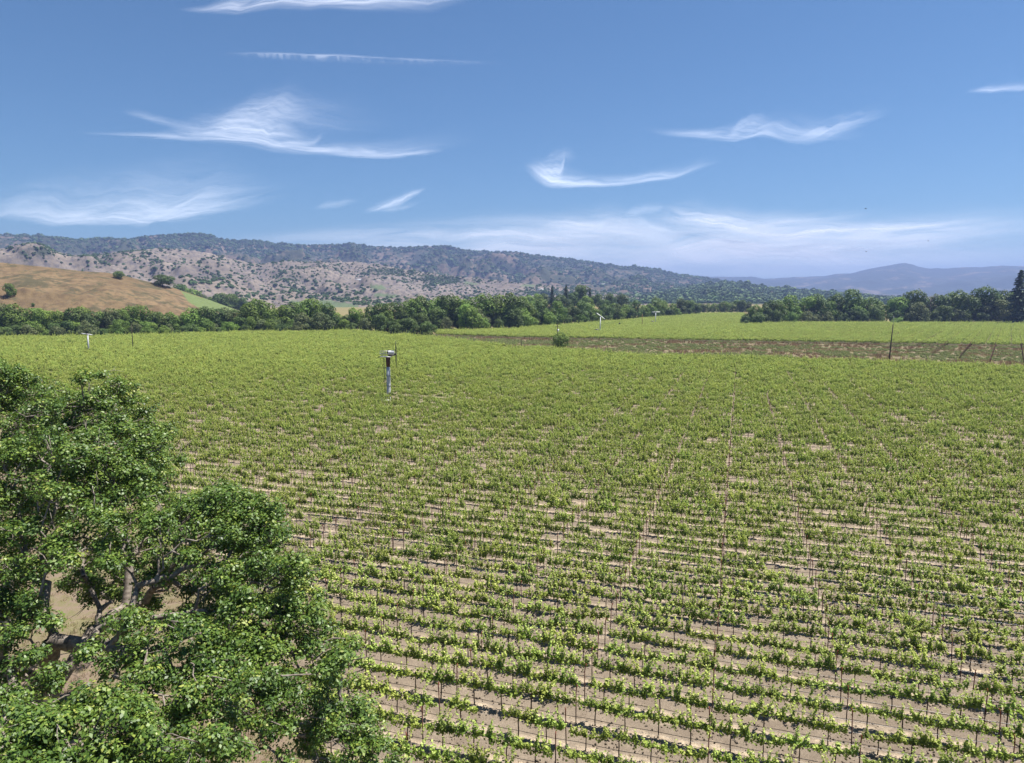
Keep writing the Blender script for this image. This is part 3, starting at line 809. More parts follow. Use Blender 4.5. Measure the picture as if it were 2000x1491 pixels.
# drip hoses and wires of the near rows
FA = np.asarray(FIELD_A)
def row_span(j):
    us = np.arange(-120, 60, 0.5)
    p = us[:, None] * RU + (V0 + j * ROW_S) * RV
    ok = inside(FA, p[:, 0], p[:, 1])
    x, y, d = picture(np.column_stack([p, np.full(len(p), 0.6)]))
    ok &= (x > 200) & (x < 2150) & (d > 5)
    return (us[ok].min(), us[ok].max()) if ok.any() else None
for k, j in enumerate(rows[:24]):
    sp = row_span(j)
    if not sp: continue
    u = np.linspace(sp[0], sp[1], 40)
    b = MB(); base = u[:, None] * RU + (V0 + j * ROW_S) * RV
    b.tube(np.column_stack([base, 0.46 - 0.035 * np.abs(np.sin(u * math.pi / VINE_S * 0.5)) + rng.normal(0, 0.008, 40)]), 0.012, 5)
    tag(b.build("drip_hose", M["black_hose"]), "black irrigation hose strung under the %s vine row up from the bottom edge" % ordinal(k + 1), "hose", "irrigation hoses")
    for nm, z, lab in (("lower", 0.92, "fruiting wire at cordon height"), ("upper", 1.45, "upper catch wire")):
        b = MB(); b.tube(np.column_stack([base + RV * 0.03, np.full(40, z)]), 0.0035, 4)
        tag(b.build("trellis_wire", M["steel"]), "thin steel %s of the %s vine row up from bottom edge" % (lab, ordinal(k + 1)), "wire", "trellis wires")

# ================================================================== weeds and shrubs as ground cover
def tuft_mesh(name, seed, mat, n, h, spread, lean=0.35, w=0.05, asp=0.25):
    r = np.random.default_rng(seed)
    base = r.normal(0, spread, (n, 2)); L = h * r.uniform(0.5, 1.1, n)
    d = np.column_stack([r.normal(0, lean, (n, 2)), np.ones(n)]); d /= np.linalg.norm(d, axis=1)[:, None]
    c = np.column_stack([base, np.zeros(n)])
    side = np.cross(d, rand_unit(n, r)); side /= np.linalg.norm(side, axis=1)[:, None]
    ww = (w * r.uniform(0.5, 1.2, n))[:, None]
    v = np.stack([c - side * ww * 0.5, c + side * ww * 0.5, c + d * L[:, None] + side * ww * 0.12, c + d * L[:, None] - side * ww * 0.12], 1).reshape(-1, 3)
    return mesh_np(name, v, np.arange(n * 4).reshape(n, 4), mat, False, {"tint": np.repeat(r.random(n), 4)})
def bush_mesh(name, seed, mat, n=260, size=0.14):
    r = np.random.default_rng(seed)
    d = rand_unit(n, r); d[:, 2] = np.abs(d[:, 2])
    lob = 0.75 + 0.5 * vnoise(d[:, 0] * 2 + seed, d[:, 1] * 2 + d[:, 2], seed)
    c = d * lob[:, None] * r.uniform(0.65, 1.0, (n, 1)) * np.array([1, 1, 0.85])
    v, q = leaf_quads(c, d + r.normal(0, 0.4, (n, 3)), r.uniform(0.7, 1.3, n) * size, 0.8, r)
    return mesh_np(name, v, q, mat, False, {"tint": np.repeat(np.clip(r.normal(0.5, 0.25, n), 0, 1), 4)})

# headland grass, under the oaks
def in_poly_points(poly, n):
    p = np.asarray(poly); lo, hi = p.min(0), p.max(0)
    q = rng.uniform(lo, hi, (n, 2)); return q[inside(p, q[:, 0], q[:, 1])]
HEAD = [(-45, 14), (-2, 14)] + LEFT_EDGE[1:5] + [(-75, 110)]
hp = in_poly_points(HEAD, 26000)
hp = hp[fbm(hp[:, 0] / 4, hp[:, 1] / 4, 4, 12) > 0.46]
def stuff_mesh(name, me, pts, scl, label, cat, z=0.006):
    """first tuft is the stuff object's own mesh source; the rest are copies on points"""
    src = obj(me.name.split(".")[0], me, None, (float(pts[0, 0]), float(pts[0, 1]), z)); tag(src, label + ", one tuft", cat, None, "stuff")
    return scatter(name, np.column_stack([pts, np.full(len(pts), z)]), rng.uniform(0, 6.28, len(pts)), scl, np.zeros(len(pts), int), [src], label, cat)
stuff_mesh("headland_grass", tuft_mesh("headland_tuft", 5, M["dry_weed"], 16, 0.22, 0.14, 0.6, 0.03), hp, rng.uniform(0.6, 1.5, len(hp)), "sparse dry grass on the headland below the oaks", "grass")
# straw and weeds on the strips under the near rows
wx, wi, wj = lattice(FIELD_A, RU, RV, 0.42, ROW_S, 0.1, V0)
wx = wx + np.outer(rng.normal(0, 0.25, len(wx)), RV) + rng.normal(0, 0.1, wx.shape)
wx = wx[(wx[:, 1] < 110) & (rng.random(len(wx)) < 0.42)]
stuff_mesh("row_straw", tuft_mesh("straw_tuft", 6, M["dry_weed"], 12, 0.13, 0.12, 0.9, 0.03), wx, rng.uniform(0.5, 1.3, len(wx)), "dry straw lying along the vine rows", "straw", 0.08)
# clods of earth in the alleys
cp = rng.uniform([-40, 19], [48, 62], (60000, 2)); cp = cp[inside(FIELD_A, cp[:, 0], cp[:, 1])]
cp = cp[fbm(cp[:, 0] / 1.5, cp[:, 1] / 1.5, 3, 21) > 0.47]
_r = np.random.default_rng(8); cv = np.array([[1, 0, 0], [-1, 0, 0], [0, 1, 0], [0, -1, 0], [0, 0, 1], [0, 0, -0.6]]) * _r.uniform(0.6, 1.1, (6, 3))
clod = mesh_np("earth_clod", cv * 0.05, np.array([[0, 2, 4], [2, 1, 4], [1, 3, 4], [3, 0, 4], [2, 0, 5], [1, 2, 5], [3, 1, 5], [0, 3, 5]]), M["soil"])
stuff_mesh("earth_clods", clod, cp, rng.uniform(0.4, 1.8, len(cp)), "loose clods of earth between the near vine rows", "clods", 0.085)
# dry strip between the two vineyard blocks
sp_ = in_poly_points(STRIP, 85000)
_, sy_, _ = picture(np.column_stack([sp_, np.zeros(len(sp_))]))
sx_, _, _ = picture(np.column_stack([sp_, np.zeros(len(sp_))]))
far_e = np.interp(sx_, [780, 850, 1000, 1500, 2000, 2500], [654.5, 657, 662.3, 671, 679, 687.5]); near_e = np.interp(sx_, [780, 850, 1000, 1250, 1500, 1700, 2000, 2500], [660, 663.5, 682.5, 699.5, 706.5, 713, 724.5, 745])
tt = (sy_ - far_e) / (near_e - far_e + 1e-6)
nn = fbm(sp_[:, 0] / 12, sp_[:, 1] / 7, 4, 33)
brown = ((tt > 0.84) & (nn > 0.44)) | ((tt < 0.14) & (nn > 0.46)) | (nn > 0.63)
olive = ~brown & (nn < 0.54) & (tt < 0.82)
lanes = np.zeros(len(sp_), bool)
def sub(mask, frac):
    m = mask & ~lanes & (rng.random(len(mask)) < frac); return sp_[m]
a_ = sub(brown, 0.15); stuff_mesh("strip_brown_weeds", tuft_mesh("brown_tuft", 7, M["brown_weed"], 34, 0.75, 0.35, 0.35, 0.10), a_, rng.uniform(0.6, 1.4, len(a_)), "reddish brown dead weeds edging the dry strip", "weeds", 0.01)
a_ = sub(~brown & ~olive, 0.42); stuff_mesh("strip_straw_grass", tuft_mesh("straw_grass_tuft", 8, M["dry_weed"], 34, 0.55, 0.4, 0.4, 0.09), a_, rng.uniform(0.6, 1.4, len(a_)), "straw coloured grass on the dry strip", "grass", 0.01)
a_ = sub(olive, 0.4); stuff_mesh("strip_olive_weeds", bush_mesh("olive_bush", 9, M["olive_weed"], 130, 0.22), a_, rng.uniform(0.35, 0.85, len(a_)), "olive green low weeds on the dry strip", "weeds", 0.01)

# ================================================================== TREES OF THE TREE LINE
def crown_mesh(name, seed, mat, h=1.0, wx=0.46, z0=0.16, n=3400, lobes=26, leaf=0.044, top=0.0):
    """crown of a tree of unit height: leaf-sized faces over many uneven lobes"""
    r = np.random.default_rng(seed)
    L = []
    for k in range(lobes):
        d = rand_unit(1, r)[0]
        f = r.random() ** 0.5
        hz = r.uniform(0.0, 1.0); ring = math.sin(math.pi * min(1, 0.18 + 0.72 * hz)) ** 0.6; a = r.uniform(0, 6.28); f = r.random() ** 0.45
        c = np.array([math.cos(a) * wx * f * 0.74 * ring, math.sin(a) * wx * f * 0.74 * ring, z0 + 0.06 + (0.80 - z0) * hz])
        # wide shoulders, narrower at the foot and top
        L.append((c, r.uniform(0.11, 0.19) * (1 + 0.15 * (0.6 - abs(c[2] - 0.55)))))
    L.append((np.array([r.normal(0, 0.06), r.normal(0, 0.06), 0.87 - top]), 0.145))
    w = np.array([q[1] ** 2 for q in L]); w /= w.sum()
    pick = r.choice(len(L), n * 2, p=w)
    cc = np.array([q[0] for q in L])[pick]; rr = np.array([q[1] for q in L])[pick]
    d = rand_unit(n * 2, r)
    bump = 0.80 + 0.4 * vnoise(d[:, 0] * 3 + pick * 7.1, d[:, 1] * 3 + d[:, 2] * 2.3, seed)
    p = cc + d * (rr * bump * r.uniform(0.80, 1.06, n * 2))[:, None]
    deep = np.zeros(n * 2, bool)
    for c, q in L:
        deep |= np.linalg.norm(p - c, axis=1) < q * 0.72
    ok = (~deep) & (p[:, 2] > 0.05)
    p, d, pick = p[ok][:n], d[ok][:n], pick[ok][:n]
    v, q = leaf_quads(p * h, d + r.normal(0, 0.45, d.shape) + np.array([0, 0, 0.25]), r.uniform(0.7, 1.3, len(p)) * leaf * h, 0.85, r)
    lobe_t = r.normal(0.5, 0.17, len(L))
    tint = np.clip(lobe_t[pick] + r.normal(0, 0.16, len(p)), 0, 1)
    return mesh_np(name, v, q, mat, False, {"tint": np.repeat(tint, 4)})

def tree_trunk_mesh(seed, h=1.0, z0=0.16, spread=0.3):
    r = np.random.default_rng(seed); b = MB()
    z = np.linspace(-0.03, 0.42, 5); w = np.cumsum(r.normal(0, 0.012, (5, 2)), 0)
    b.tube(np.column_stack([w, z]), np.linspace(0.034, 0.019, 5), 7)
    for k in range(6):
        a = r.uniform(0, 6.28); i = r.integers(1, 5)
        s = np.array([*w[i], z[i]]); e = s + np.array([math.cos(a) * spread, math.sin(a) * spread, r.uniform(0.2, 0.42)])
        m = (s + e) / 2 + r.normal(0, 0.03, 3)
        b.tube([s, m, e], [0.015, 0.010, 0.004], 5)
    return b.mesh("tree_trunk", M["far_bark"], True)

TREES = []     # (name, label words, crown mesh, trunk mesh, width factor)
kinds = [("oak_tree", "dark green spreading oak", "tree_leaf_dark", 0.50, 0.10, 3800), ("oak_tree", "dark rounded oak", "tree_leaf_dark", 0.46, 0.12, 3600), ("oak_tree", "broad dark oak", "tree_leaf_dark", 0.55, 0.14, 3900),
         ("broadleaf_tree", "mid green leafy tree", "tree_leaf_mid", 0.44, 0.10, 3500), ("broadleaf_tree", "tall mid green tree", "tree_leaf_mid", 0.38, 0.12, 3400), ("broadleaf_tree", "rounded mid green tree", "tree_leaf_mid", 0.48, 0.08, 3600),
         ("poplar_tree", "bright yellow-green tree", "tree_leaf_bright", 0.42, 0.06, 3200), ("willow_tree", "grey-green feathery tree", "tree_leaf_grey", 0.48, 0.06, 3500), ("willow_tree", "low grey-green willow", "tree_leaf_grey", 0.52, 0.04, 3400),
         ("oak_tree", "olive green oak", "tree_leaf_mid", 0.52, 0.12, 3700)]
for k, (nm, lab, mt, wx_, z0, n) in enumerate(kinds):
    TREES.append((nm, lab, crown_mesh("crown_%s" % nm, 400 + k, M[mt], 1.0, wx_, z0, n + 500, 24 + k % 5), tree_trunk_mesh(440 + k, 1.0, z0, wx_ * 0.55)))

def conifer_mesh(seed, tiers=30, width=0.19):
    r = np.random.default_rng(seed)
    C, N, S = [], [], []
    for t in np.linspace(0.10, 0.985, tiers):
        w = width * (1 - t) ** 0.75 * r.uniform(0.75, 1.15) + 0.012
        for a in r.uniform(0, 6.28, 13):
            L = w * r.uniform(0.6, 1.15)
            for f in np.linspace(0.15, 1, 9):
                for _ in range(2):
                    C.append([math.cos(a) * L * f + r.normal(0, 0.008), math.sin(a) * L * f + r.normal(0, 0.008), t + 0.02 * f - 0.10 * L * f * 3 * f + r.normal(0, 0.006)])
                    N.append([math.cos(a) * 0.8 + r.normal(0, 0.4), math.sin(a) * 0.8 + r.normal(0, 0.4), 0.7]); S.append(r.uniform(0.026, 0.050))
    C, N, S = map(np.array, (C, N, S))
    v, q = leaf_quads(C, N, S, 0.6, r)
    tr = MB().tube([(0, 0, -0.02), (0.004, 0, 0.5), (0, 0, 0.98)], [0.020, 0.012, 0.002], 7).mesh("conifer_trunk", M["far_bark"])
    return mesh_np("conifer_crown", v, q, M["conifer"], False, {"tint": np.repeat(np.clip(r.normal(0.5, 0.25, len(C)), 0, 1), 4)}), tr
CON = [conifer_mesh(460), conifer_mesh(461, 24, 0.26)]

tree_count = 0
def place_tree(x, depth, h, kind, label, group, wide=1.0, z=0.0, rz=None):
    nm, lab, cr, tr = TREES[kind]
    X, Y = col_at(x, depth)
    e = empty(nm, (X, Y, z), rng.uniform(0, 6.28) if rz is None else rz, (h * wide, h * wide, h))
    obj("trunk", tr, e); c = obj("crown", cr, e); tag(c, kind="stuff")
    tag(e, label, "tree", group)
    return e
def place_conifer(x, depth, h, k, label, group, z=0.0, wide=1.0):
    X, Y = col_at(x, depth)
    e = empty("conifer_tree", (X, Y, z), rng.uniform(0, 6.28), (h * wide, h * wide, h))
    obj("trunk", CON[k][1], e); c = obj("crown", CON[k][0], e); tag(c, kind="stuff")
    tag(e, label, "tree", group); return e

TOP = [(-120, 600), (0, 601), (25, 592), (42, 592), (65, 600), (78, 607), (90, 605), (110, 609), (130, 610), (150, 608), (170, 598), (185, 607), (200, 613), (225, 606), (250, 608), (268, 598), (285, 607),
       (310, 612), (345, 614), (380, 605), (405, 602), (430, 602), (460, 604), (480, 604), (500, 590), (515, 585), (530, 597), (545, 602), (590, 591), (612, 588), (628, 598), (645, 595), (680, 605), (720, 598),
       (740, 592), (770, 592), (790, 598), (812, 578), (835, 575), (862, 585), (880, 580), (902, 577), (920, 583), (945, 576), (975, 578), (1000, 577), (1025, 586), (1050, 588), (1080, 589), (1110, 590), (1150, 592), (1180, 596),
       (1215, 592), (1250, 588), (1290, 582), (1320, 585), (1345, 589), (1362, 596)]
BASE_D = [(-120, 312), (0, 322), (130, 326), (300, 338), (500, 366), (690, 372), (760, 372), (850, 392), (1000, 402), (1070, 434), (1150, 485), (1220, 542), (1350, 672), (1400, 680)]
def interp(tab, x): return float(np.interp(x, [a for a, b in tab], [b for a, b in tab]))
PAL_L = [0, 1, 2, 3, 0, 9, 9, 1, 7, 5, 0, 4, 6, 3, 7]
def belt(x0, x1, step, top, depth, pal, dd, frac, label, group, jitter=0.35, wide=(0.85, 1.15)):
    x = x0; k = 0
    while x < x1:
        xx = x + rng.normal(0, step * jitter * 0.4)
        d = depth(xx) + dd + rng.uniform(0, 9)
        y = min(top(xx - 5), top(xx + 5), top(xx))
        h = max(3.0, height_of(y, d) * (frac * rng.choice([0.72, 0.86, 0.95, 1.0, 1.04]) if np.isscalar(frac) else rng.uniform(*frac)))
        kind = pal[int(rng.integers(0, len(pal)))]
        k += 1
        place_tree(xx, d, h * 1.02, kind, "%s, %s from the left in %s" % (TREES[kind][1], ordinal(k), label), group, rng.uniform(*wide))
        x += step * rng.uniform(0.8, 1.25) * (h / 13 if np.isscalar(frac) else 1) ** 0.5
topf = lambda x: interp(TOP, x); depf = lambda x: interp(BASE_D, x)
belt(-110, 500, 15, topf, depf, PAL_L, 8, 1.0, "the tree line below the tan hill", "tree line trees")
belt(500, 1000, 13.5, topf, depf, PAL_L, 10, 1.0, "the middle tree line", "tree line trees")
belt(1000, 1365, 14, topf, depf, [0, 3, 5, 1, 9, 4, 2, 0, 3], 10, 1.0, "the slanting tree line", "tree line trees")
belt(-110, 1000, 24, topf, depf, [0, 1, 3, 8, 7, 2, 5, 6, 9], -3, (0.30, 0.72), "the tree line's front fringe", "small fringe trees", 0.5, (1.0, 1.4))
belt(1000, 1365, 22, topf, depf, [0, 3, 5, 9, 1], -2, (0.32, 0.72), "the fringe of the slanting tree line", "small fringe trees", 0.5, (1.0, 1.35))
belt(-110, 620, 27, topf, depf, [0, 1, 8, 7, 2, 3], -8, (0.28, 0.5), "the low bushes along the vineyard edge", "edge bushes", 0.5, (1.2, 1.7))
# trees on the slope between hill and valley, seen over the tree line
TOP2 = [(350, 556), (362, 557), (385, 566), (420, 572), (455, 578), (480, 582), (500, 592)]
belt(352, 505, 11, lambda x: interp(TOP2, x), lambda x: 800.0, [0, 1, 2, 0, 9], 0, 1.0, "trees off the tan hill's shoulder", "trees behind the tan hill")
# far belt across the opening
belt(1335, 1470, 11, lambda x: 588 + 2.5 * math.sin(x * 0.13), lambda x: 775.0, [0, 1, 3, 9], 0, 1.0, "the distant belt closing the field", "distant belt trees")
# right belt
TOPR = [(1450, 598), (1462, 592), (1480, 590), (1500, 587), (1525, 580), (1540, 580), (1552, 589), (1575, 584), (1600, 575), (1625, 574), (1645, 570), (1660, 566), (1677, 571), (1690, 575), (1715, 574), (1740, 580), (1757, 575), (1780, 571),
        (1797, 581), (1825, 580), (1842, 572), (1858, 569), (1880, 575), (1900, 580), (1922, 565), (1945, 565), (1965, 568), (2000, 570), (2150, 575)]
DR = [(1440, 455), (1462, 462), (1560, 484), (1700, 490), (2150, 490)]
topr = lambda x: interp(TOPR, x); depr = lambda x: interp(DR, x)
belt(1462, 1760, 16, topr, depr, [3, 3, 4, 5, 0, 6, 9, 4], 10, 1.0, "the green right-hand belt", "right belt trees")
belt(1760, 2110, 17, topr, depr, [0, 1, 2, 9, 0, 7, 1], 10, 1.0, "the right-hand belt by the redwood", "right belt trees")
belt(1455, 2110, 24, topr, depr, [0, 1, 7, 3, 2, 8, 0], -2, (0.30, 0.70), "the right-hand belt's front fringe", "right fringe trees", 0.5, (1.0, 1.35))
place_conifer(1984, 470, height_of(530, 470), 1, "tall dark redwood towering over the right tree belt", "conifers", 0.0, 1.05)
place_conifer(1902, 520, height_of(574, 520), 0, "slim pointed conifer between oaks left of the tall redwood", "conifers")
place_conifer(1890, 535, height_of(577, 535), 0, "small conifer tip peeping between oaks of the right belt", "conifers")
# knoll: conifers and oaks
for x, y, d, k, w, lab in ((1078, 559, 668, 1, .75, "pointed conifer at the left end of the knoll"), (1105, 557, 680, 1, 1.0, "broad conifer on the knoll"), (1151, 563, 690, 0, .9, "small dark conifer right of the knoll's tallest tree")):
    X, Y = col_at(x, d); z = knoll_z(X, Y); place_conifer(x, d, height_of(y, d) - z, k, lab, "conifers", z - 0.2, w)
for k, (x, y, d, kind, lab) in enumerate(((1134, 557, 680, 1, "tall dark tree crowning the knoll"), (1120, 570, 672, 0, "dark oak on the knoll left of its tallest tree"), (1165, 574, 676, 2, "oak on the knoll's right slope"),
        (1190, 573, 690, 0, "round oak right of the knoll"), (1213, 575, 700, 1, "dark oak standing apart right of the knoll"), (1050, 576, 660, 3, "green tree left of the knoll conifers"), (1062, 573, 672, 0, "dark tree under the left knoll conifer"),
        (1145, 578, 655, 9, "olive oak low on the knoll front"), (1095, 575, 650, 0, "oak low on the knoll under the broad conifer"), (1178, 585, 650, 1, "small oak at the knoll's foot"), (1030, 578, 640, 6, "pale bright tree at the far left foot of the knoll"), (1052, 574, 690, 6, "bright yellow tree beside the knoll"))):
    X, Y = col_at(x, d); z = knoll_z(X, Y); place_tree(x, d, max(6, height_of(y, d) - z), kind, lab, "knoll trees", 1.1, z - 0.2)
# clump of bushes standing in front of the tree line, and lone trees
for x, y, d, kind, w, lab in ((775, 634, 336, 1, 1.5, "dark bush at the left of the clump before the tree line"), (796, 622, 340, 1, 1.3, "tall dark bush in the clump before the tree line"), (815, 634, 335, 0, 1.4, "round bush in the middle of the clump"),
        (834, 628, 336, 0, 1.3, "right bush of the clump before the tree line")):
    place_tree(x, d, height_of(y, d), kind, lab, "bush clump", w)
place_tree(925, 388, height_of(600, 388), 6, "bright yellow-green tree standing out in the middle tree line", "bright trees", 1.0)
place_tree(912, 392, height_of(594, 392), 6, "taller bright green tree behind the yellow-green one", "bright trees", 0.9)
place_tree(1750, 470, height_of(621, 470), 6, "small pale green tree before the right belt, by the dark pole", "bright trees", 2.0)
place_tree(1093, 262, height_of(652, 262) * 1.1, 3, "lone bush at the foot of the transformer pole", "lone bush", 1.25)

def on_hill(Hd, x, y):
    m = (Hd["T"] <= 1.0) & (Hd["T"] > 0.02)
    e = np.where(m, (Hd["PX"] - x) ** 2 + (Hd["PY"] - y) ** 2, 1e12)
    i = np.unravel_index(np.argmin(e), e.shape); return Hd["V"][i]
for x, y, hpx, kind, w, lab in ((22, 579, 26, 9, 0.95, "lone leaning oak low on the tan hill"), (233, 545, 16, 2, 1.35, "round dark oak on the crest of the tan hill"), (318, 560, 24, 2, 1.7, "wide oak on the tan hill's falling shoulder"), (66, 600, 8, 0, 1.0, "tiny dark shrub on the tan hill above the tree line")):
    p = on_hill(H_BROWN, x, y); d = p[1]
    place_tree(1000 + FPX * p[0] / d, d, hpx * d / FPX, kind, lab, "oaks on the tan hill", w, p[2] - 0.3)

# dead tree in the right belt
def dead_tree(x, d, h):
    r = np.random.default_rng(77); b = MB()
    b.tube([(0, 0, -.3), (0.2, 0, h * .5), (0, .1, h * .8)], [0.45, 0.3, 0.12], 7)
    for k in range(14):
        a = r.uniform(0, 6.28); z = h * r.uniform(0.45, 0.8); L = h * r.uniform(0.15, 0.28)
        s = np.array([0.05, 0, z]); e = s + np.array([math.cos(a) * L * .6, math.sin(a) * L * .6, L])
        b.tube([s, (s + e) / 2 + r.normal(0, .2, 3), e], [0.14, 0.09, 0.04], 5)
    X, Y = col_at(x, d); o = b.build("dead_tree", M["bark"]); o.location = (X, Y, 0)
    tag(o, "bare dead tree with forked grey branches in the right belt", "tree")
dead_tree(1812, 496, height_of(572, 496))

# ---------------------------------------------------------------- oaks scattered over the far hills
blob_src = obj("hill_oak", bush_mesh("hill_oak", 15, M["hill_oak"], 70, 0.75), None)
bp = on_hill(H_FOOT, 660, 560); blob_src.location = (bp[0], bp[1], bp[2]); blob_src.scale = (5, 5, 6)
tag(blob_src, "single dark oak on the foothill slope above the middle tree line", "tree", None, "stuff")
def hill_oaks(name, Hd, n, size, label, dens):
    V, T = Hd["V"], Hd["T"]
    m = (T > 0.03) & (T <= 1.0) & (Hd["green"] < 0.5)
    idx = np.argwhere(m)
    p = V[m]; w = dens(p[:, 0], p[:, 1], Hd["wood"][m], T[m])
    # cells differ in size: weight by range so the scatter is even on the ground
    w = np.clip(w, 0, None) * np.hypot(p[:, 0], p[:, 1]); w /= w.sum()
    pick = rng.choice(len(p), n, p=w)
    ij = idx[pick]
    i2 = np.minimum(ij[:, 0] + 1, V.shape[0] - 1); j2 = np.minimum(ij[:, 1] + 1, V.shape[1] - 1)
    a, b = rng.random((n, 1)), rng.random((n, 1))
    q = V[ij[:, 0], ij[:, 1]] * (1 - a) * (1 - b) + V[i2, ij[:, 1]] * a * (1 - b) + V[ij[:, 0], j2] * (1 - a) * b + V[i2, j2] * a * b
    s = size * np.exp(rng.normal(0, 0.35, n))
    scatter(name, q - np.array([0, 0, 0.3]), rng.uniform(0, 6.28, n), np.column_stack([s, s, s * rng.uniform(0.8, 1.2, n)]), np.zeros(n, int), [blob_src], label, "oaks")
hill_oaks("foothill_oaks", H_FOOT, 12500, 2.3, "dark oaks dotted over the tan foothills", lambda x, y, w, t: (fbm(x / 120, y / 120, 5, 61) > 0.50) * (fbm(x / 45, y / 45, 3, 62)) ** 2 + 0.05 + 2.0 * w)
hill_oaks("mountain_woods", H_MTN, 20000, 6.0, "scrub and trees covering the long mountain ridge", lambda x, y, w, t: np.clip(fbm(x / 300, y / 300, 5, 63) - 0.33, 0, 1) * 2.5 * (0.5 + t) + 0.12 + 0.6 * w + 1.5 * (t > 0.97))
hill_oaks("wooded_hill_trees", H_WOOD, 7000, 5.5, "woodland covering the low rounded hill", lambda x, y, w, t: np.clip(fbm(x / 160, y / 160, 4, 64) - 0.25, 0, 1) + 0.25)

# ================================================================== FOREGROUND OAKS
def grow_oak(seed, base, trunk_pts, clumps, n_attr=30, bf=0.42, gnarl=0.16):
    """every leaf spray is tied to the tree by the branch that keeps wood and path short; long branches are bent"""
    r = np.random.default_rng(seed)
    A = []
    for c, rad in clumps:
        k = max(4, int(n_attr * min(rad, 1.4) ** 1.3))
        d = rand_unit(k, r) * (r.random((k, 1)) ** 0.4) * rad * 0.88 * np.array([1, 1, 0.75])
        A.append(np.asarray(c) + d)
    A = np.vstack(A)
    t0 = len(trunk_pts)
    N = [np.asarray(p, float) for p in trunk_pts]; par = [-1] + list(range(t0 - 1))
    plen = [0.0]
    for k in range(1, t0): plen.append(plen[-1] + float(np.linalg.norm(N[k] - N[k - 1])))
    # limbs leave the upper two thirds of the trunk only
    best = np.full(len(A), 1e9); src = np.zeros(len(A), int)
    def offer(k):
        c = np.linalg.norm(A - N[k], axis=1) * 1.0 + bf * plen[k]
        m = c < best; best[m] = c[m]; src[m] = k
    for k in range(t0 // 3, t0): offer(k)
    todo = np.ones(len(A), bool)
    while todo.any():
        i = int(np.argmin(np.where(todo, best, 1e12))); todo[i] = False
        p0, p1 = N[src[i]], A[i]
        L = float(np.linalg.norm(p1 - p0)); m = max(1, int(round(L / 0.42)))
        t = np.linspace(0, 1, m + 1)[1:]
        bend = r.normal(0, gnarl * min(L, 2.2), 3); bend[2] += 0.10 * L
        wig = np.cumsum(r.normal(0, 0.07, (m, 3)), 0); wig -= wig[-1] * t[:, None]
        Q = p0 + (p1 - p0) * t[:, None] + np.sin(t * math.pi)[:, None] * bend + wig
        k = int(src[i])
        for q in Q:
            N.append(q); par.append(k); plen.append(plen[k] + L / m); k = len(N) - 1
            offer(k)
    return np.array(N), np.array(par), A

